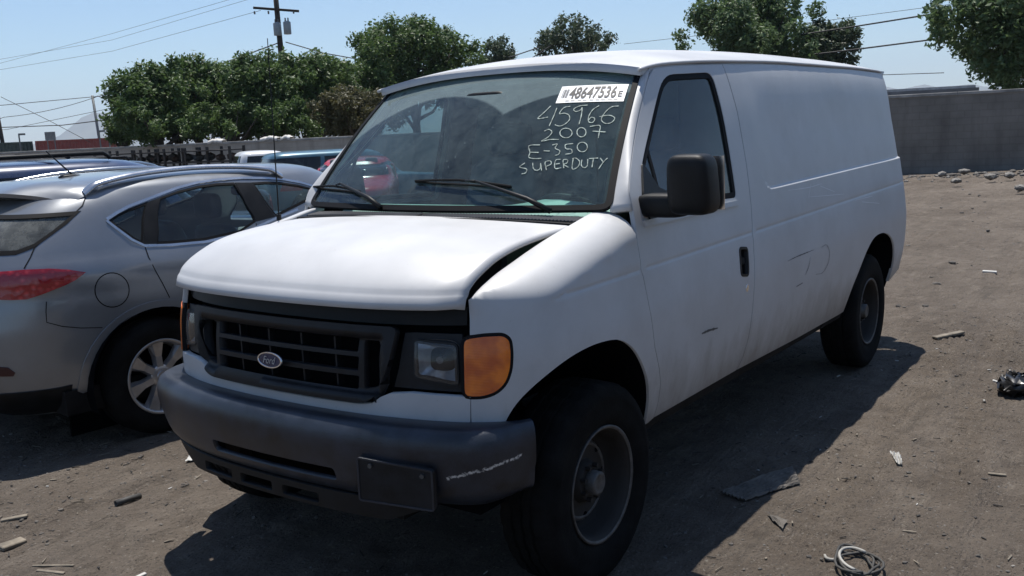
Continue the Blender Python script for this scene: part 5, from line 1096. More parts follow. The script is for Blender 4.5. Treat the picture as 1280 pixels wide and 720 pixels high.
def tree(name, label, px, top, width, dist, leaf='leaf', dens=1.0, sparse=0.0, bottom=None, seed=0, zb=-.45, cat='tree', group=None, size=.15, squash=1.0):
    rs = np.random.RandomState(seed+11); P = at_depth(px, 300, dist); base = np.array([P[0], P[1], zb]); tp = at_depth(px, top, dist)[2]-zb; W_ = width*dist/FPX*1.22; bt_ = (at_depth(px, bottom, dist)[2]-zb) if bottom is not None else tp*.28
    root = empty(name, tuple(base), 0, label, cat, group); H = tp-bt_; cz = bt_+H/2; lobes = []
    nl = int(11+rs.randint(0, 4))
    for i in range(nl):
        a = rs.uniform(0, 2*math.pi); q = rs.uniform(-.92, .95); rad = math.sqrt(max(.05, 1-q*q)); f = rs.uniform(.45, .82); lr = rs.uniform(.24, .40)
        lobes.append((np.array([math.cos(a)*W_/2*rad*f, math.sin(a)*W_/2*rad*f*.9, cz+q*H/2*.78]), lr*min(W_, H*1.3)*.5*(1-.25*max(0, q))))
    lobes.append((np.array([rs.uniform(-.1, .1)*W_, 0, tp-.16*H]), .18*min(W_, H)+.0)); lobes.append((np.array([0, 0, cz]), .36*min(W_, H))); lobes += [(np.array([sx_*W_*.24, 0, cz+sz_*H*.16]), .25*min(W_, H)) for sx_ in (-1, 1) for sz_ in (-1, 1)]
    for i in range(12):
        a = rs.uniform(0, 2*math.pi); q = rs.uniform(-.7, .9); rad = math.sqrt(max(.05, 1-q*q)); f = rs.uniform(.85, 1.04); lobes.append((np.array([math.cos(a)*W_/2*rad*f, math.sin(a)*W_/2*rad*f*.9, cz+q*H/2*.95]), rs.uniform(.05, .11)*min(W_, H)))
    th = .05*tp**.6+.05; mb = MB(); mb.tube([(0, 0, -.2), (.05, .03, bt_*.6), (.0, -.05, bt_+.25*H), (.06, .05, bt_+.55*H)], [th*1.3, th, th*.75, th*.35], 9); tr = mb.build('trunk', M['bark'], root, True)
    for c, lr in lobes[:9]:
        s0 = np.array([0, 0, bt_*.7+rs.uniform(0, .3)*H]); md = (s0+c)/2+np.array([0, 0, -.08*H]); mb = MB(); mb.tube([s0, md, c], [th*.5, th*.33, th*.1], 6); mb.build('limb', M['bark'], tr, True)
    Vs = []; nrm = lambda q: q/np.maximum(np.linalg.norm(q, axis=-1, keepdims=True), 1e-9)
    for c, lr in lobes:
        nc = max(6, int((95*dens*(lr**2)/(size**2)*.30*(1-sparse)+40)/16)); d = nrm(rs.normal(size=(nc, 3))); r_ = lr*(.55+.5*rs.rand(nc, 1)**.6); cc = c+d*r_*np.array([1, 1, .9*squash]); dj = np.repeat(d, 16, 0)
        o = np.repeat(cc, 16, 0)+rs.normal(size=(nc*16, 3))*size*.85; n = nrm(dj*.5+rs.normal(size=o.shape)*.7+np.array([0, 0, .55])); t = nrm(np.cross(n, rs.normal(size=o.shape))); b_ = np.cross(n, t); s_ = size*rs.uniform(.28, .95, (len(o), 1))
        Vs.append(np.stack([o-t*s_, o+b_*s_*.55-n*.02, o+t*s_, o-b_*s_*.55-n*.02], 1).reshape(-1, 3))
    V = np.concatenate(Vs); mk('crown', V, np.arange(len(V)).reshape(-1, 4), M[leaf], root); return root
GT = 'trees behind the tan block wall'
tree('broadleaf_tree', 'dark green tree with ragged edge leftmost behind the tan wall beside open sky', 206, 80, 84, 45, seed=1, bottom=172)
tree('broadleaf_tree', 'round topped dark tree between the ragged tree and the power pole', 262, 69, 118, 46, seed=2, bottom=170)
tree('broadleaf_tree', 'dense bright topped tree directly below the power pole transformers', 352, 64, 100, 45, 'leaf', seed=3, bottom=168)
tree('broadleaf_tree', 'dense tree beside the tall dark tree, right of the power pole', 410, 66, 96, 46, 'leaf', seed=8, bottom=165)
tree('broadleaf_tree', 'tall dark tree with spiky top above the van windshield corner', 530, 20, 160, 52, 'leaf', dens=1.1, seed=4, bottom=150)
tree('olive_shrub', 'olive brown shrub against the wall below the tall dark tree', 452, 106, 96, 41, 'leaf3', seed=5, bottom=172, cat='shrub', size=.11)
tree('sapling', 'thin sparse sapling poking over the van roof beside the tall dark tree', 630, 46, 40, 60, 'leaf4', sparse=.72, seed=6, bottom=95)
tree('sparse_tree', 'sparse grey green tree rising over the middle of the van roof', 727, 18, 84, 62, 'leaf4', sparse=.62, seed=7, bottom=85, size=.17)
tree('leafy_tree', 'full green tree rising over the rear half of the van roof', 938, -12, 150, 48, 'leaf2', dens=1.1, seed=9, bottom=100, zb=-.1)
tree('leafy_tree', 'smaller green tree next to the full tree over the van roof', 1030, 22, 72, 49, 'leaf4', seed=10, bottom=105, zb=-.1, sparse=.2)
tree('leafy_tree', 'large green tree overhanging the grey wall beside the power lines', 1318, -110, 228, 39, 'leaf2', dens=1.15, seed=12, bottom=112, zb=0)
tree('small_bush', 'small dark bush below the ragged tree at the wall end', 166, 148, 30, 47, 'leaf', seed=13, bottom=178, cat='shrub', size=.11)
tree('hedge_shrub', 'low dark shrub filling under the round topped tree', 300, 128, 130, 43.5, 'leaf', seed=14, bottom=176, cat='shrub', size=.12)
tree('hedge_shrub', 'low dark shrub under the dense tree by the wall', 395, 122, 110, 43.5, 'leaf', seed=15, bottom=172, cat='shrub', size=.12)
tree('broadleaf_tree', 'dark tree filling between the ragged tree and the round topped tree', 238, 84, 80, 47.5, seed=21, bottom=174)
tree('broadleaf_tree', 'dark tree filling behind the power pole foot', 308, 74, 100, 48, seed=22, bottom=172)
tree('broadleaf_tree', 'dark tree joining the row to the tall dark tree', 452, 78, 100, 49, seed=23, bottom=168)
tree('hedge_shrub', 'low dark shrub under the ragged tree beside the racks', 215, 132, 110, 44, 'leaf', seed=24, bottom=178, cat='shrub', size=.12)
# trees along the driver side, seen mirrored in the van flank
for i, (x, y, t_, w_) in enumerate(((-20, 27, 7, 7), (-12, 29, 9, 8), (-3, 28.5, 8, 8), (7, 29, 9, 9), (16, 28, 8, 8))):
    rs = np.random.RandomState(40+i); root = empty('boundary_tree', (x, y, 0), 0, 'leafy tree standing behind the wall on the driver side of the van', 'tree', 'trees along the driver side'); mb = MB(); mb.tube([(0, 0, -.2), (.1, 0, t_*.5), (0, .1, t_*.8)], [.22, .16, .05], 8); mb.build('trunk', M['bark'], root, True); V = []; F = []
    for k in range(900):
        d = rs.normal(size=3); d /= np.linalg.norm(d); o = np.array([0, 0, t_*.62])+d*np.array([w_/2, w_/2, t_*.36])*(.45+.55*rs.rand())+rs.normal(size=3)*.2
        for j in range(4):
            q = o+rs.normal(size=3)*.3; n = rs.normal(size=3); n /= np.linalg.norm(n); t2 = np.cross(n, rs.normal(size=3)); t2 /= np.linalg.norm(t2); b_ = np.cross(n, t2); i0 = len(V); V += [q-t2*.3, q+b_*.16, q+t2*.3, q-b_*.16]; F.append((i0, i0+1, i0+2, i0+3))
    mk('crown', V, F, M['leaf2'], root)
# ================================================================== poles and wires
M['wood_pole'] = pmat('tarred_wood_pole', (.045, .035, .028), .9, var=.3, scale=4); M['wire'] = pmat('black_cable', (.02, .02, .022), .7); M['trafo'] = pmat('grey_transformer_paint', (.30, .32, .33), .5, var=.1); M['insul'] = pmat('brown_insulator', (.09, .06, .05), .3); M['steel'] = pmat('dull_galvanised_steel', (.17, .18, .18), .55, metal=.5, var=.15)
PD = 58.0; pb_ = at_depth(356, 100, PD); pole = empty('power_pole', (pb_[0], pb_[1], -.45), 0, 'wooden power pole with two transformers and crossarms above the trees', 'utility pole')
pz = lambda y: float(at_depth(354, y, PD)[2]+.45)
side_ = Vector((CR[0], CR[1], 0)).normalized(); bk_ = Vector((CD[0], CD[1], 0)).normalized(); lean = -side_*.012
mb = MB(); mb.tube([(0, 0, -1), lean*pz(40), lean*pz(-60)+Vector((0, 0, 0))] if False else [Vector((0, 0, -1)), lean*pz(60)+Vector((0, 0, pz(60))), lean*pz(-60)+Vector((0, 0, pz(-60)))], [.20, .165, .13], 12); mb.build('pole', M['wood_pole'], pole, True)
ad = (side_*.98+bk_*.25).normalized()
for yy, half_, off in ((12, 1.28, .0), (-9, 1.28, 1.0)):
    c = lean*pz(yy)+Vector((0, 0, pz(yy)))+ad*off-bk_*.16; mb = MB(); mb.box(c, (half_*2, .11, .13), Vector((1, 0, 0)).rotation_difference(ad+Vector((0, 0, -.09))).to_matrix()); arm = mb.build('crossarm', M['wood_pole'], pole)
    for k in (-.95, -.35, .75): p = c+ad*half_*k; mb = MB(); mb.lathe([(.03, 0), (.06, .04), (.04, .08), (.065, .13), (.03, .17), (0, .18)], 10, 'z', tuple(p+Vector((0, 0, -.30+.05)))); mb.build('insulator', M['insul'], arm, True)
for du, yy in ((.0, 37), (.58, 36)):
    c = lean*pz(yy)+Vector((0, 0, pz(yy)))-bk_*.38+side_*(du+.0); mb = MB(); mb.lathe([(0, -.36), (.20, -.36), (.215, -.33), (.215, .30), (.20, .33), (.10, .38), (0, .39)], 20, 'z', tuple(c)); t = mb.build('transformer', M['trafo'], pole, True); autosmooth(t, 50)
    for k in (-.08, .08): mb = MB(); mb.lathe([(.03, .36), (.05, .42), (.03, .46), (.05, .50), (.02, .56), (0, .57)], 8, 'z', tuple(c+side_*k)); mb.build('bushing', M['insul'], t, True)
def pole_simple(name, px, top, dist, label, lamp=False, r_=.11):
    b0 = at_depth(px+4, 170, dist); root = empty(name, (b0[0], b0[1], -.45), 0, label, 'street lamp' if lamp else 'utility pole'); h = float(at_depth(px, top, dist)[2]+.45); ln = -side_*.05*h
    mb = MB(); mb.tube([(0, 0, -1), ln+Vector((0, 0, h))], [r_*1.3, r_], 10); mb.build('pole', M['wood_pole'] if not lamp else M['steel'], root, True)
    if lamp:
        a = ln+Vector((0, 0, h-.25)); e = a+side_*1.0+Vector((0, 0, -.05)); mb = MB(); mb.tube([a, a+side_*.5+Vector((0, 0, .18)), e], .045, 8); arm = mb.build('lamp_arm', M['steel'], root, True); mb = superbox(tuple(e+side_*.25), (.32, .14, .09), 3, 8, 14); mb.build('lamp_head', M['steel'], root, True)
    return b0
pole_simple('street_lamp', 122, 119, 95, 'street lamp on a dark pole above the red container', True)
pole_simple('wooden_pole', 0.5, 119, 95, 'plain wooden pole carrying wires left of the street lamp', False, .15)
def wire(name, pts, dist, r_, label, sag=.0):
    P = [at_depth(x, y, d) for (x, y), d in zip(pts, dist if isinstance(dist, (list, tuple)) else [dist]*len(pts))]; out_ = []
    for i in range(len(P)-1):
        for t in np.linspace(0, 1, 9)[:-1]: q = P[i]+(P[i+1]-P[i])*t; q = q-np.array([0, 0, sag*4*t*(1-t)]); out_.append(q)
    out_.append(P[-1]); o0 = out_[0]; mb = MB(); mb.tube([q-o0 for q in out_], r_, 5); o = mb.build(name, M['wire'], None, True); o.location = o0; return tag(o, label, 'cable')
wire('power_line', [(-30, 60), (140, 43), (295, -3)] if False else [(-60, 95), (140, 42), (292, -2)], [100, 85, 70], .012, 'uppermost thin wire climbing to the power pole top')
wire('power_line', [(-60, 88), (140, 50), (318, -2)] if False else [(-60, 84.5), (140, 50), (318, -3)], [100, 85, 70], .012, 'second thin wire climbing to the power pole top')
wire('power_line', [(-60, 97), (140, 64), (326, 13)], [100, 80, 58], .012, 'thin wire running to the tip of the crossarm')
wire('service_cable', [(351, 52.5), (287, 76), (200, 106)], [58, 56, 53], .035, 'thick cable dropping left from the power pole to the trees')
wire('service_cable', [(357, 52.5), (403, 66), (470, 78)], [58, 57, 56], .03, 'thick cable leaving the power pole towards the tall tree')
wire('service_cable', [(636, 72), (676, 58.5)], [58, 60], .035, 'short cable running between the sapling and the sparse tree')
wire('service_cable', [(664, 73), (690, 56)], [58, 60], .03, 'cable passing below the sparse tree to the van roof line')
wire('power_line', [(1000, 43.5), (1060, 34.5), (1160, 18.5), (1290, -3)], [47, 46, 44, 42], .035, 'upper heavy wire running into the large overhanging tree')
wire('power_line', [(1000, 70), (1060, 63), (1200, 45), (1290, 33)], [47, 46, 44, 42], .035, 'lower heavy wire running into the large overhanging tree')
wire('power_line', [(780, 55), (1000, 30), (1290, -8)], [90, 85, 80], .02, 'faint far wire above the van roof and trees')
wire('power_line', [(1090, 94), (1180, 91)], [60, 60], .022, 'thin low wire over the flat roofed building')
wire('street_cable', [(-40, 133), (3, 131.5), (122, 120.5), (200, 104)], [95, 95, 95, 60], .03, 'cable joining the wooden pole to the street lamp at its top')
wire('street_cable', [(-40, 150), (5, 146.5), (118, 122)], [97, 97, 95], .025, 'cable sagging up to the street lamp from the left', .25)
wire('street_cable', [(-40, 160), (8, 159), (78, 156.5), (160, 146.5)], [97, 97, 95, 70], .04, 'thick low cable crossing in front of the hills')
wire('street_cable', [(-40, 164.5), (8, 162), (160, 131)], [99, 99, 80], .02, 'thin cable crossing behind the street lamp')
wire('guy_wire', [(1, 121), (60, 150), (113, 178)], [95, 93, 90], .025, 'stay wire slanting down from the wooden pole to the container')
wire('guy_wire', [(130.5, 124), (153, 135.6), (180, 150)], [94, 90, 80], .025, 'cable slanting from the street lamp down to the ragged tree')
# ================================================================== behind the wall: containers, sign, building
M['cont_red'] = dirt_paint('rust_red_container', (.26, .045, .035), 0, .6, 0, .35); M['cont_green'] = dirt_paint('dark_green_container', (.035, .06, .05), 0, .6, 0, .4); M['sign'] = pmat('weathered_sign_board', (.20, .21, .21), .7, var=.2)
def container(px0, px1, dist, mat, label):
    a, b_ = at_depth(px0, 180, dist), at_depth(px1, 180, dist); a[2] = b_[2] = -.5; d = Vector(b_-a); L_ = d.length; ang = math.atan2(d.y, d.x); root = empty('shipping_container', tuple(a), ang, label, 'container')
    H = 2.98; n = int(L_/.28); row = []
    for i in range(n*4+1):
        row.append([(i*L_/(n*4), (0 if (i % 4) in (0, 1) else .05), z) for z in (.15, H-.12)])
    mb = MB(); mb.grid(np.array(row)); mb.box((L_/2, 1.3, H/2), (L_-.02, 2.3, H-.1)); mb.build('corrugated_side', mat, root)
    for z in (.08, H-.06): mb = MB(); mb.box((L_/2, .03, z), (L_, .12, .14)); mb.build('rail', mat, root)
    for x in (.06, L_-.06): mb = MB(); mb.box((x, .03, H/2), (.14, .13, H-.3)); mb.build('corner_post', mat, root)
container(44, 146, 92, M['cont_red'], 'rust red shipping container beyond the tan wall'); container(-40, 41, 94, M['cont_green'], 'dark green shipping container beyond the tan wall')
sb = at_depth(64, 180, 88); sg_ = empty('billboard', (sb[0], sb[1], -.45), math.atan2(CR[1], CR[0]), 'small grey billboard on two posts above the red container', 'sign'); hz = float(at_depth(64, 170, 88)[2]+.45)
mb = MB(); mb.box((0, 0, hz), (.85, .08, .68)); mb.build('board', M['sign'], sg_)
for x in (-.3, .3): mb = MB(); mb.tube([(x, .06, 0), (x, .06, hz+.1)], .04, 6); mb.build('post', M['steel'], sg_)
for px, top, lb in ((25, 168, 'thin mast with a bent arm over the dark green container'), (125.5, 164, 'short dark mast beside the street lamp foot'), (137, 166, 'short hooked mast right of the street lamp')):
    b0 = at_depth(px, 180, 90); root = empty('mast', (b0[0], b0[1], -.45), 0, lb, 'mast'); h = float(at_depth(px, top, 90)[2]+.45); mb = MB(); mb.tube([(0, 0, 0), (0, 0, h)], .06, 6); mb.build('post', M['steel'], root); mb = MB(); mb.box(Vector((0, 0, h))+side_*.25, (.55, .10, .16), Matrix.Rotation(math.atan2(CR[1], CR[0]), 3, 'Z')); mb.build('arm', M['steel'], root)
# flat roofed building behind the grey wall
b0 = at_depth(1085, 120, 52); b1 = at_depth(1215, 113, 52); dv = b1-b0; L_ = math.hypot(dv[0], dv[1]); bz = float(b0[2]); bld = empty('flat_roofed_building', (b0[0], b0[1], 0), math.atan2(dv[1], dv[0]), 'grey flat roofed building showing its parapet over the grey wall', 'building')
M['bld'] = pmat('grey_stucco', (.20, .21, .225), .9, var=.15, scale=1.5); M['bld_trim'] = pmat('pale_metal_flashing', (.33, .34, .36), .6, var=.15)
ht = float(at_depth(1150, 113, 52)[2]); mb = MB(); mb.box((L_/2, -3, ht/2-.15), (L_, 6, ht+.1)); mb.build('wall', M['bld'], bld); mb = MB(); mb.box((L_/2, .02, ht-.02), (L_+.3, .24, .28)); rfp = mb.build('parapet', M['bld_trim'], bld)
for k in range(3): mb = MB(); mb.box((1.0+k*1.8, .03, 1.3), (.9, .08, 1.0)); wn = mb.build('window', M['privacy_glass'], bld); mb = MB(); mb.box((1.0+k*1.8, .06, .76), (1.1, .12, .08)); mb.build('sill', M['bld_trim'], wn)
# ================================================================== racks of salvaged parts in front of the tan wall
M['rack'] = pmat('rusty_rack_steel', (.05, .042, .036), .7, metal=.3, var=.3); M['partm'] = pmat('greasy_metal', (.07, .068, .066), .6, metal=.4, var=.4, scale=9); M['part2'] = pmat('faded_white_panel', (.55, .55, .53), .6, var=.2); M['part3'] = pmat('rusty_iron', (.085, .05, .035), .8, var=.3)
def rack(px, dist, label):
    b0 = at_depth(px, 190, dist); z0 = gz(b0[0], b0[1]); root = empty('storage_rack', (b0[0], b0[1], z0), WA+math.pi/2*0, label, 'rack')
    for x in (-.95, .95):
        for y in (-.35, .35): mb = MB(); mb.box((x, y, 1.02), (.07, .07, 2.04)); mb.build('post', M['rack'], root)
    for z in (.25, .72, 1.15, 1.55, 1.92): mb = MB(); mb.box((0, 0, z), (1.95, .76, .04)); s = mb.build('shelf', M['rack'], root)
    return root
RK = []
nth = ['fifth', 'fourth', 'third', 'second', 'first']; lbs = [q+' steel rack of car parts from the white pickup along the tan wall' for q in nth]
for i, px in enumerate((152, 181, 211, 241, 268)): RK.append(rack(px, 37.2-i*.9, lbs[i]))
kinds = ('engine_block', 'body_panel', 'scrap_casting')
def lump(rs, d):
    bm = bmesh.new(); bmesh.ops.create_icosphere(bm, subdivisions=1, radius=1)
    for v in bm.verts: v.co = Vector((v.co.x*d[0], v.co.y*d[1], v.co.z*d[2]))*float(rs.uniform(.7, 1.15))
    me = bpy.data.meshes.new('lump'); bm.to_mesh(me); bm.free(); return me
rs = np.random.RandomState(5)
for i, rk in enumerate(RK):
    for z in (.27, .74, 1.17, 1.57):
        for k in range(4):
            t = rs.randint(0, 3); d = ((.20, .24, .15), (.23, .09, .16), (.17, .22, .14))[t]; x = -.72+k*.48+rs.uniform(-.06, .06)
            me = lump(rs, d); me.materials.append((M['partm'], M['part2'] if rs.rand() < .35 else M['partm'], M['part3'])[t]); o = bpy.data.objects.new(kinds[t], me); COL.objects.link(o)
            zc = z+.01-min(v.co.z for v in me.vertices); rm = Matrix.Rotation(WA, 4, 'Z'); o.location = Vector(rk.location)+rm @ Vector((x, 0, zc-.01)); o.rotation_euler = (0, 0, WA+rs.uniform(-.4, .4))
            shn = {.27: 'bottom', .74: 'second', 1.17: 'third', 1.57: 'fourth'}[z]
            tag(o, ('greasy engine block', 'loose body panel', 'rusty casting')[t]+' on the '+shn+' shelf of the '+nth[i]+' rack from the pickup', ('engine part', 'car panel', 'casting')[t], ('engine blocks on the racks', 'panels on the racks', 'castings on the racks')[t])
# pale rags on the wall top
M['rag'] = pmat('pale_cloth', (.62, .60, .56), .9, var=.15)
for i, (px, w_) in enumerate(((271, .75), (338, .85), (359, .45))):
    # the spot on the wall line under that pixel
    v = ray(px, 172); t = np.linalg.solve(np.array([[v[0], -WD[0]], [v[1], -WD[1]]]), WP-CAM[:2])[0]; p = CAM+v*t; rs2 = np.random.RandomState(i+3); g = []
    for a in np.linspace(0, 1, 12):
        row = []
        for b_ in np.linspace(-.16, .16, 8): row.append(((a-.5)*w_, b_, .05+.10*rs2.rand()*math.sin(math.pi*a)-(.12 if abs(b_) > .14 else 0)))
        g.append(row)
    mb = MB(); mb.grid(np.array(g)); o = mb.build('rag', M['rag'], None, True); o.location = (p[0], p[1], -.45+2.06+.10); o.rotation_euler = (0, 0, WA); tag(o, ('pale rag draped on the wall top near the racks', 'pale crumpled rag on the wall top above the pickup', 'small pale rag on the wall top above the minivan')[i], 'rag'); s = o.modifiers.new('t', 'SOLIDIFY'); s.thickness = .012
# ================================================================== the air over the lot and the plain
hz_m = bpy.data.materials.new('pale_haze'); hz_m.use_nodes = True; hn = hz_m.node_tree; hn.nodes.clear(); ho = hn.nodes.new('ShaderNodeOutputMaterial'); pv = hn.nodes.new('ShaderNodeVolumePrincipled'); pv.inputs['Color'].default_value = (.72, .86, 1, 1); pv.inputs['Density'].default_value = .00014; pv.inputs['Anisotropy'].default_value = .2; hn.links.new(pv.outputs[0], ho.inputs['Volume'])
mb = MB(); mb.box((0, 0, 205), (18600, 18600, 430)); tag(mb.build('haze', hz_m), kind='stuff')
# ================================================================== litter on the ground
M['stone'] = pmat('pale_rubble', (.22, .205, .185), .9, var=.4, scale=14, bump=.4, bscale=40); M['stone2'] = pmat('grey_clod', (.12, .108, .095), .95, var=.3, scale=20); M['stick'] = pmat('dry_wood', (.20, .17, .13), .85, var=.3, scale=15); M['paper'] = pmat('dirty_paper', (.50, .49, .46), .85, var=.15); M['carton'] = pmat('flattened_corrugated_sheet', (.125, .112, .098), .9, var=.3, scale=8); M['bag'] = pmat('black_plastic_bag', (.012, .012, .013), .35, var=.2, scale=20); M['strap'] = pmat('off_white_strap', (.36, .35, .32), .7, var=.2); M['pipe'] = pmat('grey_rubber_hose', (.05, .048, .044), .7, var=.2)
def scatter(name, n, spots, rng_, mat, seed, label, cat):
    rs = np.random.RandomState(seed); V = []; F = []; ico = bmesh.new(); bmesh.ops.create_icosphere(ico, subdivisions=1, radius=1); iv = np.array([v.co[:] for v in ico.verts]); fi = [[v.index for v in f.verts] for f in ico.faces]; ico.free(); pts = spots(rs, n); X, Y = pts[:, 0], pts[:, 1]
    Z = -.42*sst(-X*.45-Y*.9, 9, 27)-.06*sst(-X*.45-Y*.9, 4, 9)+relief(X, Y)
    for k in range(len(pts)):
        s_ = rng_[0]*(rng_[1]/rng_[0])**(rs.rand()**2.2); q = iv*rs.uniform(.65, 1.2, (len(iv), 1))*s_*np.array([1, rs.uniform(.6, 1), rs.uniform(.35, .7)]); a = rs.uniform(0, 6.3); c, s2 = math.cos(a), math.sin(a); q = np.stack([q[:, 0]*c-q[:, 1]*s2, q[:, 0]*s2+q[:, 1]*c, q[:, 2]], 1)+np.array([X[k], Y[k], Z[k]+s_*.15]); i0 = len(V); V += list(q); F += [[i0+j for j in f] for f in fi]
    return tag(mk(name, V, F, mat), label, cat, kind='stuff')
def near(rs, n): 
    P = np.stack([rs.uniform(-6, 2.2, n*2), rs.uniform(-3.2, 2.6, n*2)], 1); k = vnoise(P[:, 0], P[:, 1], 1.1, 21)+rs.rand(n*2)*.8; return P[np.argsort(-k)[:n]]
scatter('gravel', 5200, near, (.004, .014), M['stone2'], 1, 'small clods and gravel strewn over the packed dirt', 'gravel')
scatter('gravel', 1000, near, (.003, .011), M['stone'], 2, 'tiny pale stones strewn over the packed dirt', 'gravel')
scatter('gravel', 1500, lambda rs, n: np.stack([rs.uniform(-26, -5, n), rs.uniform(-5, 14, n)], 1), (.01, .05), M['stone2'], 3, 'scattered clods out on the far dirt of the lot', 'gravel')
def base_of_wall(rs, n):
    t = rs.uniform(-4, 22, n); o = np.abs(rs.normal(0, .9, n))+.3; nx = np.array([WD[1], -WD[0]]); return WP+WD*t[:, None]+nx*o[:, None]*1.4+nx*1.2
scatter('rubble', 420, base_of_wall, (.03, .14), M['stone'], 4, 'broken pale rubble heaped along the foot of the grey wall', 'rubble')
scatter('rubble', 500, base_of_wall, (.05, .16), M['stone2'], 5, 'dark rubble mixed along the foot of the grey wall', 'rubble')
# single larger lumps of rubble near the wall
rs = np.random.RandomState(9)
for i, (px, py) in enumerate(((1178, 221), (1205, 217), (1238, 224), (1262, 222), (1275, 238), (1195, 229))):
    p = at_z(px, py); me = lump(rs, (.19, .15, .08)); me.materials.append(M['stone']); o = bpy.data.objects.new('concrete_chunk', me); COL.objects.link(o); o.location = (p[0], p[1], .06); o.rotation_euler = (0, 0, i*1.3); tag(o, 'pale broken concrete chunk lying before the rubble at the grey wall', 'concrete chunk', 'concrete chunks by the grey wall'); bevel(o, .02, 1)
def lay(pts, h=.0): 
    out_ = []
    for x, y in pts: p = at_z(x, y); out_.append(Vector((p[0], p[1], ground_z(p[0], p[1])+h)))
    return out_
def stick(name, a, b_, r_, mat, label, cat, hollow=False):
    P = lay([a, b_], r_*.9); o0 = P[0].copy(); m = (P[0]+P[1])/2; mb = MB(); mb.tube([Vector(), m-o0+Vector((0, 0, r_*.1)), P[1]-o0], [r_, r_*.95, r_*.9], 9, cap=not hollow); o = mb.build(name, mat, None, True); o.location = o0
    autosmooth(o, 50)
    if hollow: s = o.modifiers.new('t', 'SOLIDIFY'); s.thickness = r_*.25; s.offset = -1
    return tag(o, label, cat)
stick('hose_piece', (145, 634), (176, 623), .016, M['pipe'], 'short grey piece of hose lying on the dirt before the crossover', 'hose', True)
def slat(name, a, b_, wd, th, mat, label, cat, tilt=0):
    P = lay([a, b_], th*.6); d = P[1]-P[0]; L_ = d.length; mb = MB(); mb.box((L_/2, 0, 0), (L_, wd, th)); o = mb.build(name, mat); o.location = P[0]; o.rotation_euler = (tilt, -math.asin(d.z/L_), math.atan2(d.y, d.x)); bevel(o, th*.2, 1); return tag(o, label, cat)
slat('wood_slat', (2, 655), (35, 650), .028, .012, M['stick'], 'pale splintered wood slat beside the tyre tracks', 'wood piece'); slat('wood_slat', (0, 687), (30, 674), .05, .02, M['stick'], 'dark thick wood offcut lying before the silver crossover', 'wood piece', .15); slat('wood_slat', (46, 711), (80, 712.5), .016, .008, M['stick'], 'thin straight strip of wood near the bottom of the dirt', 'wood piece'); slat('wood_slat', (40, 703), (92, 704), .010, .006, M['stick'], 'very thin dry twig above the straight wood strip', 'wood piece'); slat('wood_slat', (164, 721), (182, 714), .02, .008, M['paper'], 'pale bent sliver at the edge of the van shadow', 'wood piece')
slat('wood_slat', (1168, 425), (1203, 419), .05, .02, M['stick'], 'dark stick lying behind the van rear wheel shadow', 'wood piece'); slat('wood_slat', (1235, 590), (1258, 592), .02, .008, M['stick'], 'small twig on the open dirt right of the van', 'wood piece'); slat('wood_slat', (1241, 476), (1252, 476.5), .03, .01, M['paper'], 'small white strip beside the black bag', 'strip'); slat('wood_slat', (1228, 340), (1246, 340.5), .06, .02, M['paper'], 'flat pale scrap lying far out on the dirt', 'scrap')
# crumpled paper
def sheet(name, px, mat, label, cat, amp, seed, sub=8, th=.002, corr=0.0):
    q = [np.array(v) for v in lay(px, .004)]; rs = np.random.RandomState(seed); g = []
    for i in range(sub+1):
        row = []
        for j in range(sub+1):
            u, v = i/sub, j/sub; p = (1-u)*(1-v)*q[0]+u*(1-v)*q[1]+u*v*q[2]+(1-u)*v*q[3]; p = p.copy(); p[2] = ground_z(p[0], p[1])+.006+amp*rs.rand()+corr*abs(math.sin(v*math.pi*7)); row.append(p-q[0])
        g.append(row)
    mb = MB(); mb.grid(np.array(g)); o = mb.build(name, mat); o.location = q[0]; s = o.modifiers.new('t', 'SOLIDIFY'); s.thickness = th; s.offset = 1; return tag(o, label, cat)
sheet('paper_scrap', [(1112, 564), (1123, 565), (1128, 580), (1121, 579)], M['paper'], 'crumpled pale paper scrap on the dirt right of the van', 'paper', .02, 1)
sheet('paper_scrap', [(236, 571), (262, 568), (262, 577), (232, 580)], M['paper'], 'torn white flakes of paper beside the van bumper', 'paper', .018, 2)
sheet('corrugated_sheet', [(932, 630), (1000, 602), (990, 584), (900, 618)], M['carton'], 'flattened corrugated sheet lying half in the van shadow', 'sheet', .008, 3, 28, .004, .010)
sheet('cardboard_piece', [(958, 645), (985, 655), (978, 664), (968, 655)], M['carton'], 'small folded cardboard piece beside the corrugated sheet', 'cardboard', .01, 4, 6)
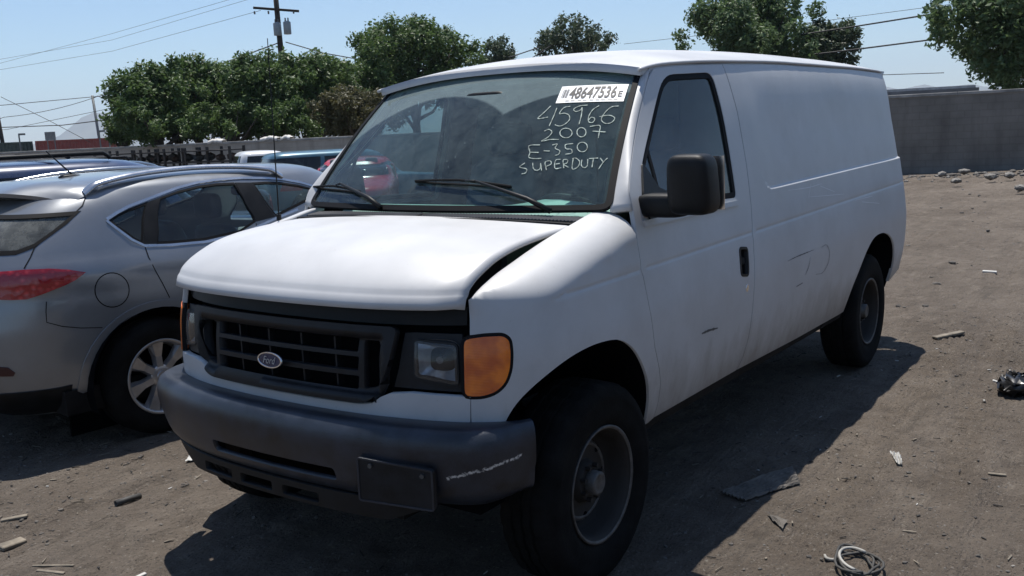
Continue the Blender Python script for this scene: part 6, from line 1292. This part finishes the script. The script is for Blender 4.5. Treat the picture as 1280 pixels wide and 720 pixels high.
# coil of strap and cord
P = lay([(1031, 692), (1034, 697), (1043, 699), (1053, 697)], .008); mb = MB(); c = catmull([np.array(p-P[0]) for p in P], 6); mb.tube([Vector(p) for p in c], .006, 6); o = mb.build('strap_end', M['strap'], None, True); o.location = P[0]; tag(o, 'short curved off white strap end lying on the dirt', 'strap')
cc = lay([(1072, 706)], .0)[0]; mb = MB(); pts = []
for k in range(90): a = k*.28; rr = .050+.010*math.sin(k*.9)+.0004*k; pts.append(Vector((rr*1.5*math.cos(a), rr*math.sin(a), .010+.010*abs(math.sin(k*.37))+.00015*k)))
mb.tube(pts, .0055, 6); o = mb.build('cord_coil', M['pipe'], None, True); o.location = cc; o.rotation_euler = (0, 0, .6); tag(o, 'coil of dark cord lying near the strap end', 'cord')
mb = MB(); mb.tube([Vector((.105*math.cos(a), .062*math.sin(a), .030)) for a in np.linspace(2.2, 5.6, 20)], .006, 6); o = mb.build('strap_loop', M['strap'], None, True); o.location = cc; o.rotation_euler = (0, 0, .6); tag(o, 'off white strap loop lying over the coil of dark cord', 'strap')
# black bag at the side
p = lay([(1272, 490)], 0)[0]; rs = np.random.RandomState(4); mb = superbox((0, 0, .05), (.15, .10, .05), 2.3, 14, 22); V = np.array(mb.V); V += rs.normal(size=V.shape)*.014; mb.V = [tuple(v) for v in V]; o = mb.build('black_bag', M['bag'], None, True); o.location = p; tag(o, 'crumpled black plastic bag lying on the dirt in a dark patch', 'bag')

# flakes of plastic, bark and paper trodden into the dirt
def flakes(name, n, mat, seed, rng_, label, cat):
    rs = np.random.RandomState(seed); P = near(rs, n); X, Y = P[:, 0], P[:, 1]; Z = -.06*sst(-X*.45-Y*.9, 4, 9)+relief(X, Y); V = []; F = []
    for k in range(n):
        a = rs.uniform(0, 6.3); l_, w_ = rs.uniform(*rng_), rs.uniform(.003, .010); d = np.array([math.cos(a), math.sin(a), rs.uniform(-.1, .25)]); s_ = np.array([-math.sin(a), math.cos(a), rs.uniform(-.3, .3)]); c = np.array([X[k], Y[k], Z[k]+.004]); i0 = len(V)
        for u, v in ((-1, -1), (1, -.7), (1, .6), (-.8, 1)):
            for h in (0, .003): V.append(c+d*l_/2*u+s_*w_/2*v+np.array([0, 0, h]))
        F += [(i0+1, i0+3, i0+5, i0+7), (i0, i0+2, i0+3, i0+1), (i0+2, i0+4, i0+5, i0+3), (i0+4, i0+6, i0+7, i0+5), (i0+6, i0, i0+1, i0+7)]
    tag(mk(name, V, F, mat), label, cat, kind='stuff')
M['dark_flake'] = pmat('dark_flakes', (.035, .03, .026), .8, var=.3)
flakes('litter', 420, M['stick'], 31, (.012, .06), 'dry splinters and straw trodden into the dirt', 'litter'); flakes('litter', 420, M['dark_flake'], 32, (.01, .05), 'dark bark and plastic flakes trodden into the dirt', 'litter'); flakes('litter', 90, M['paper'], 33, (.008, .03), 'tiny white paper flakes trodden into the dirt', 'litter')
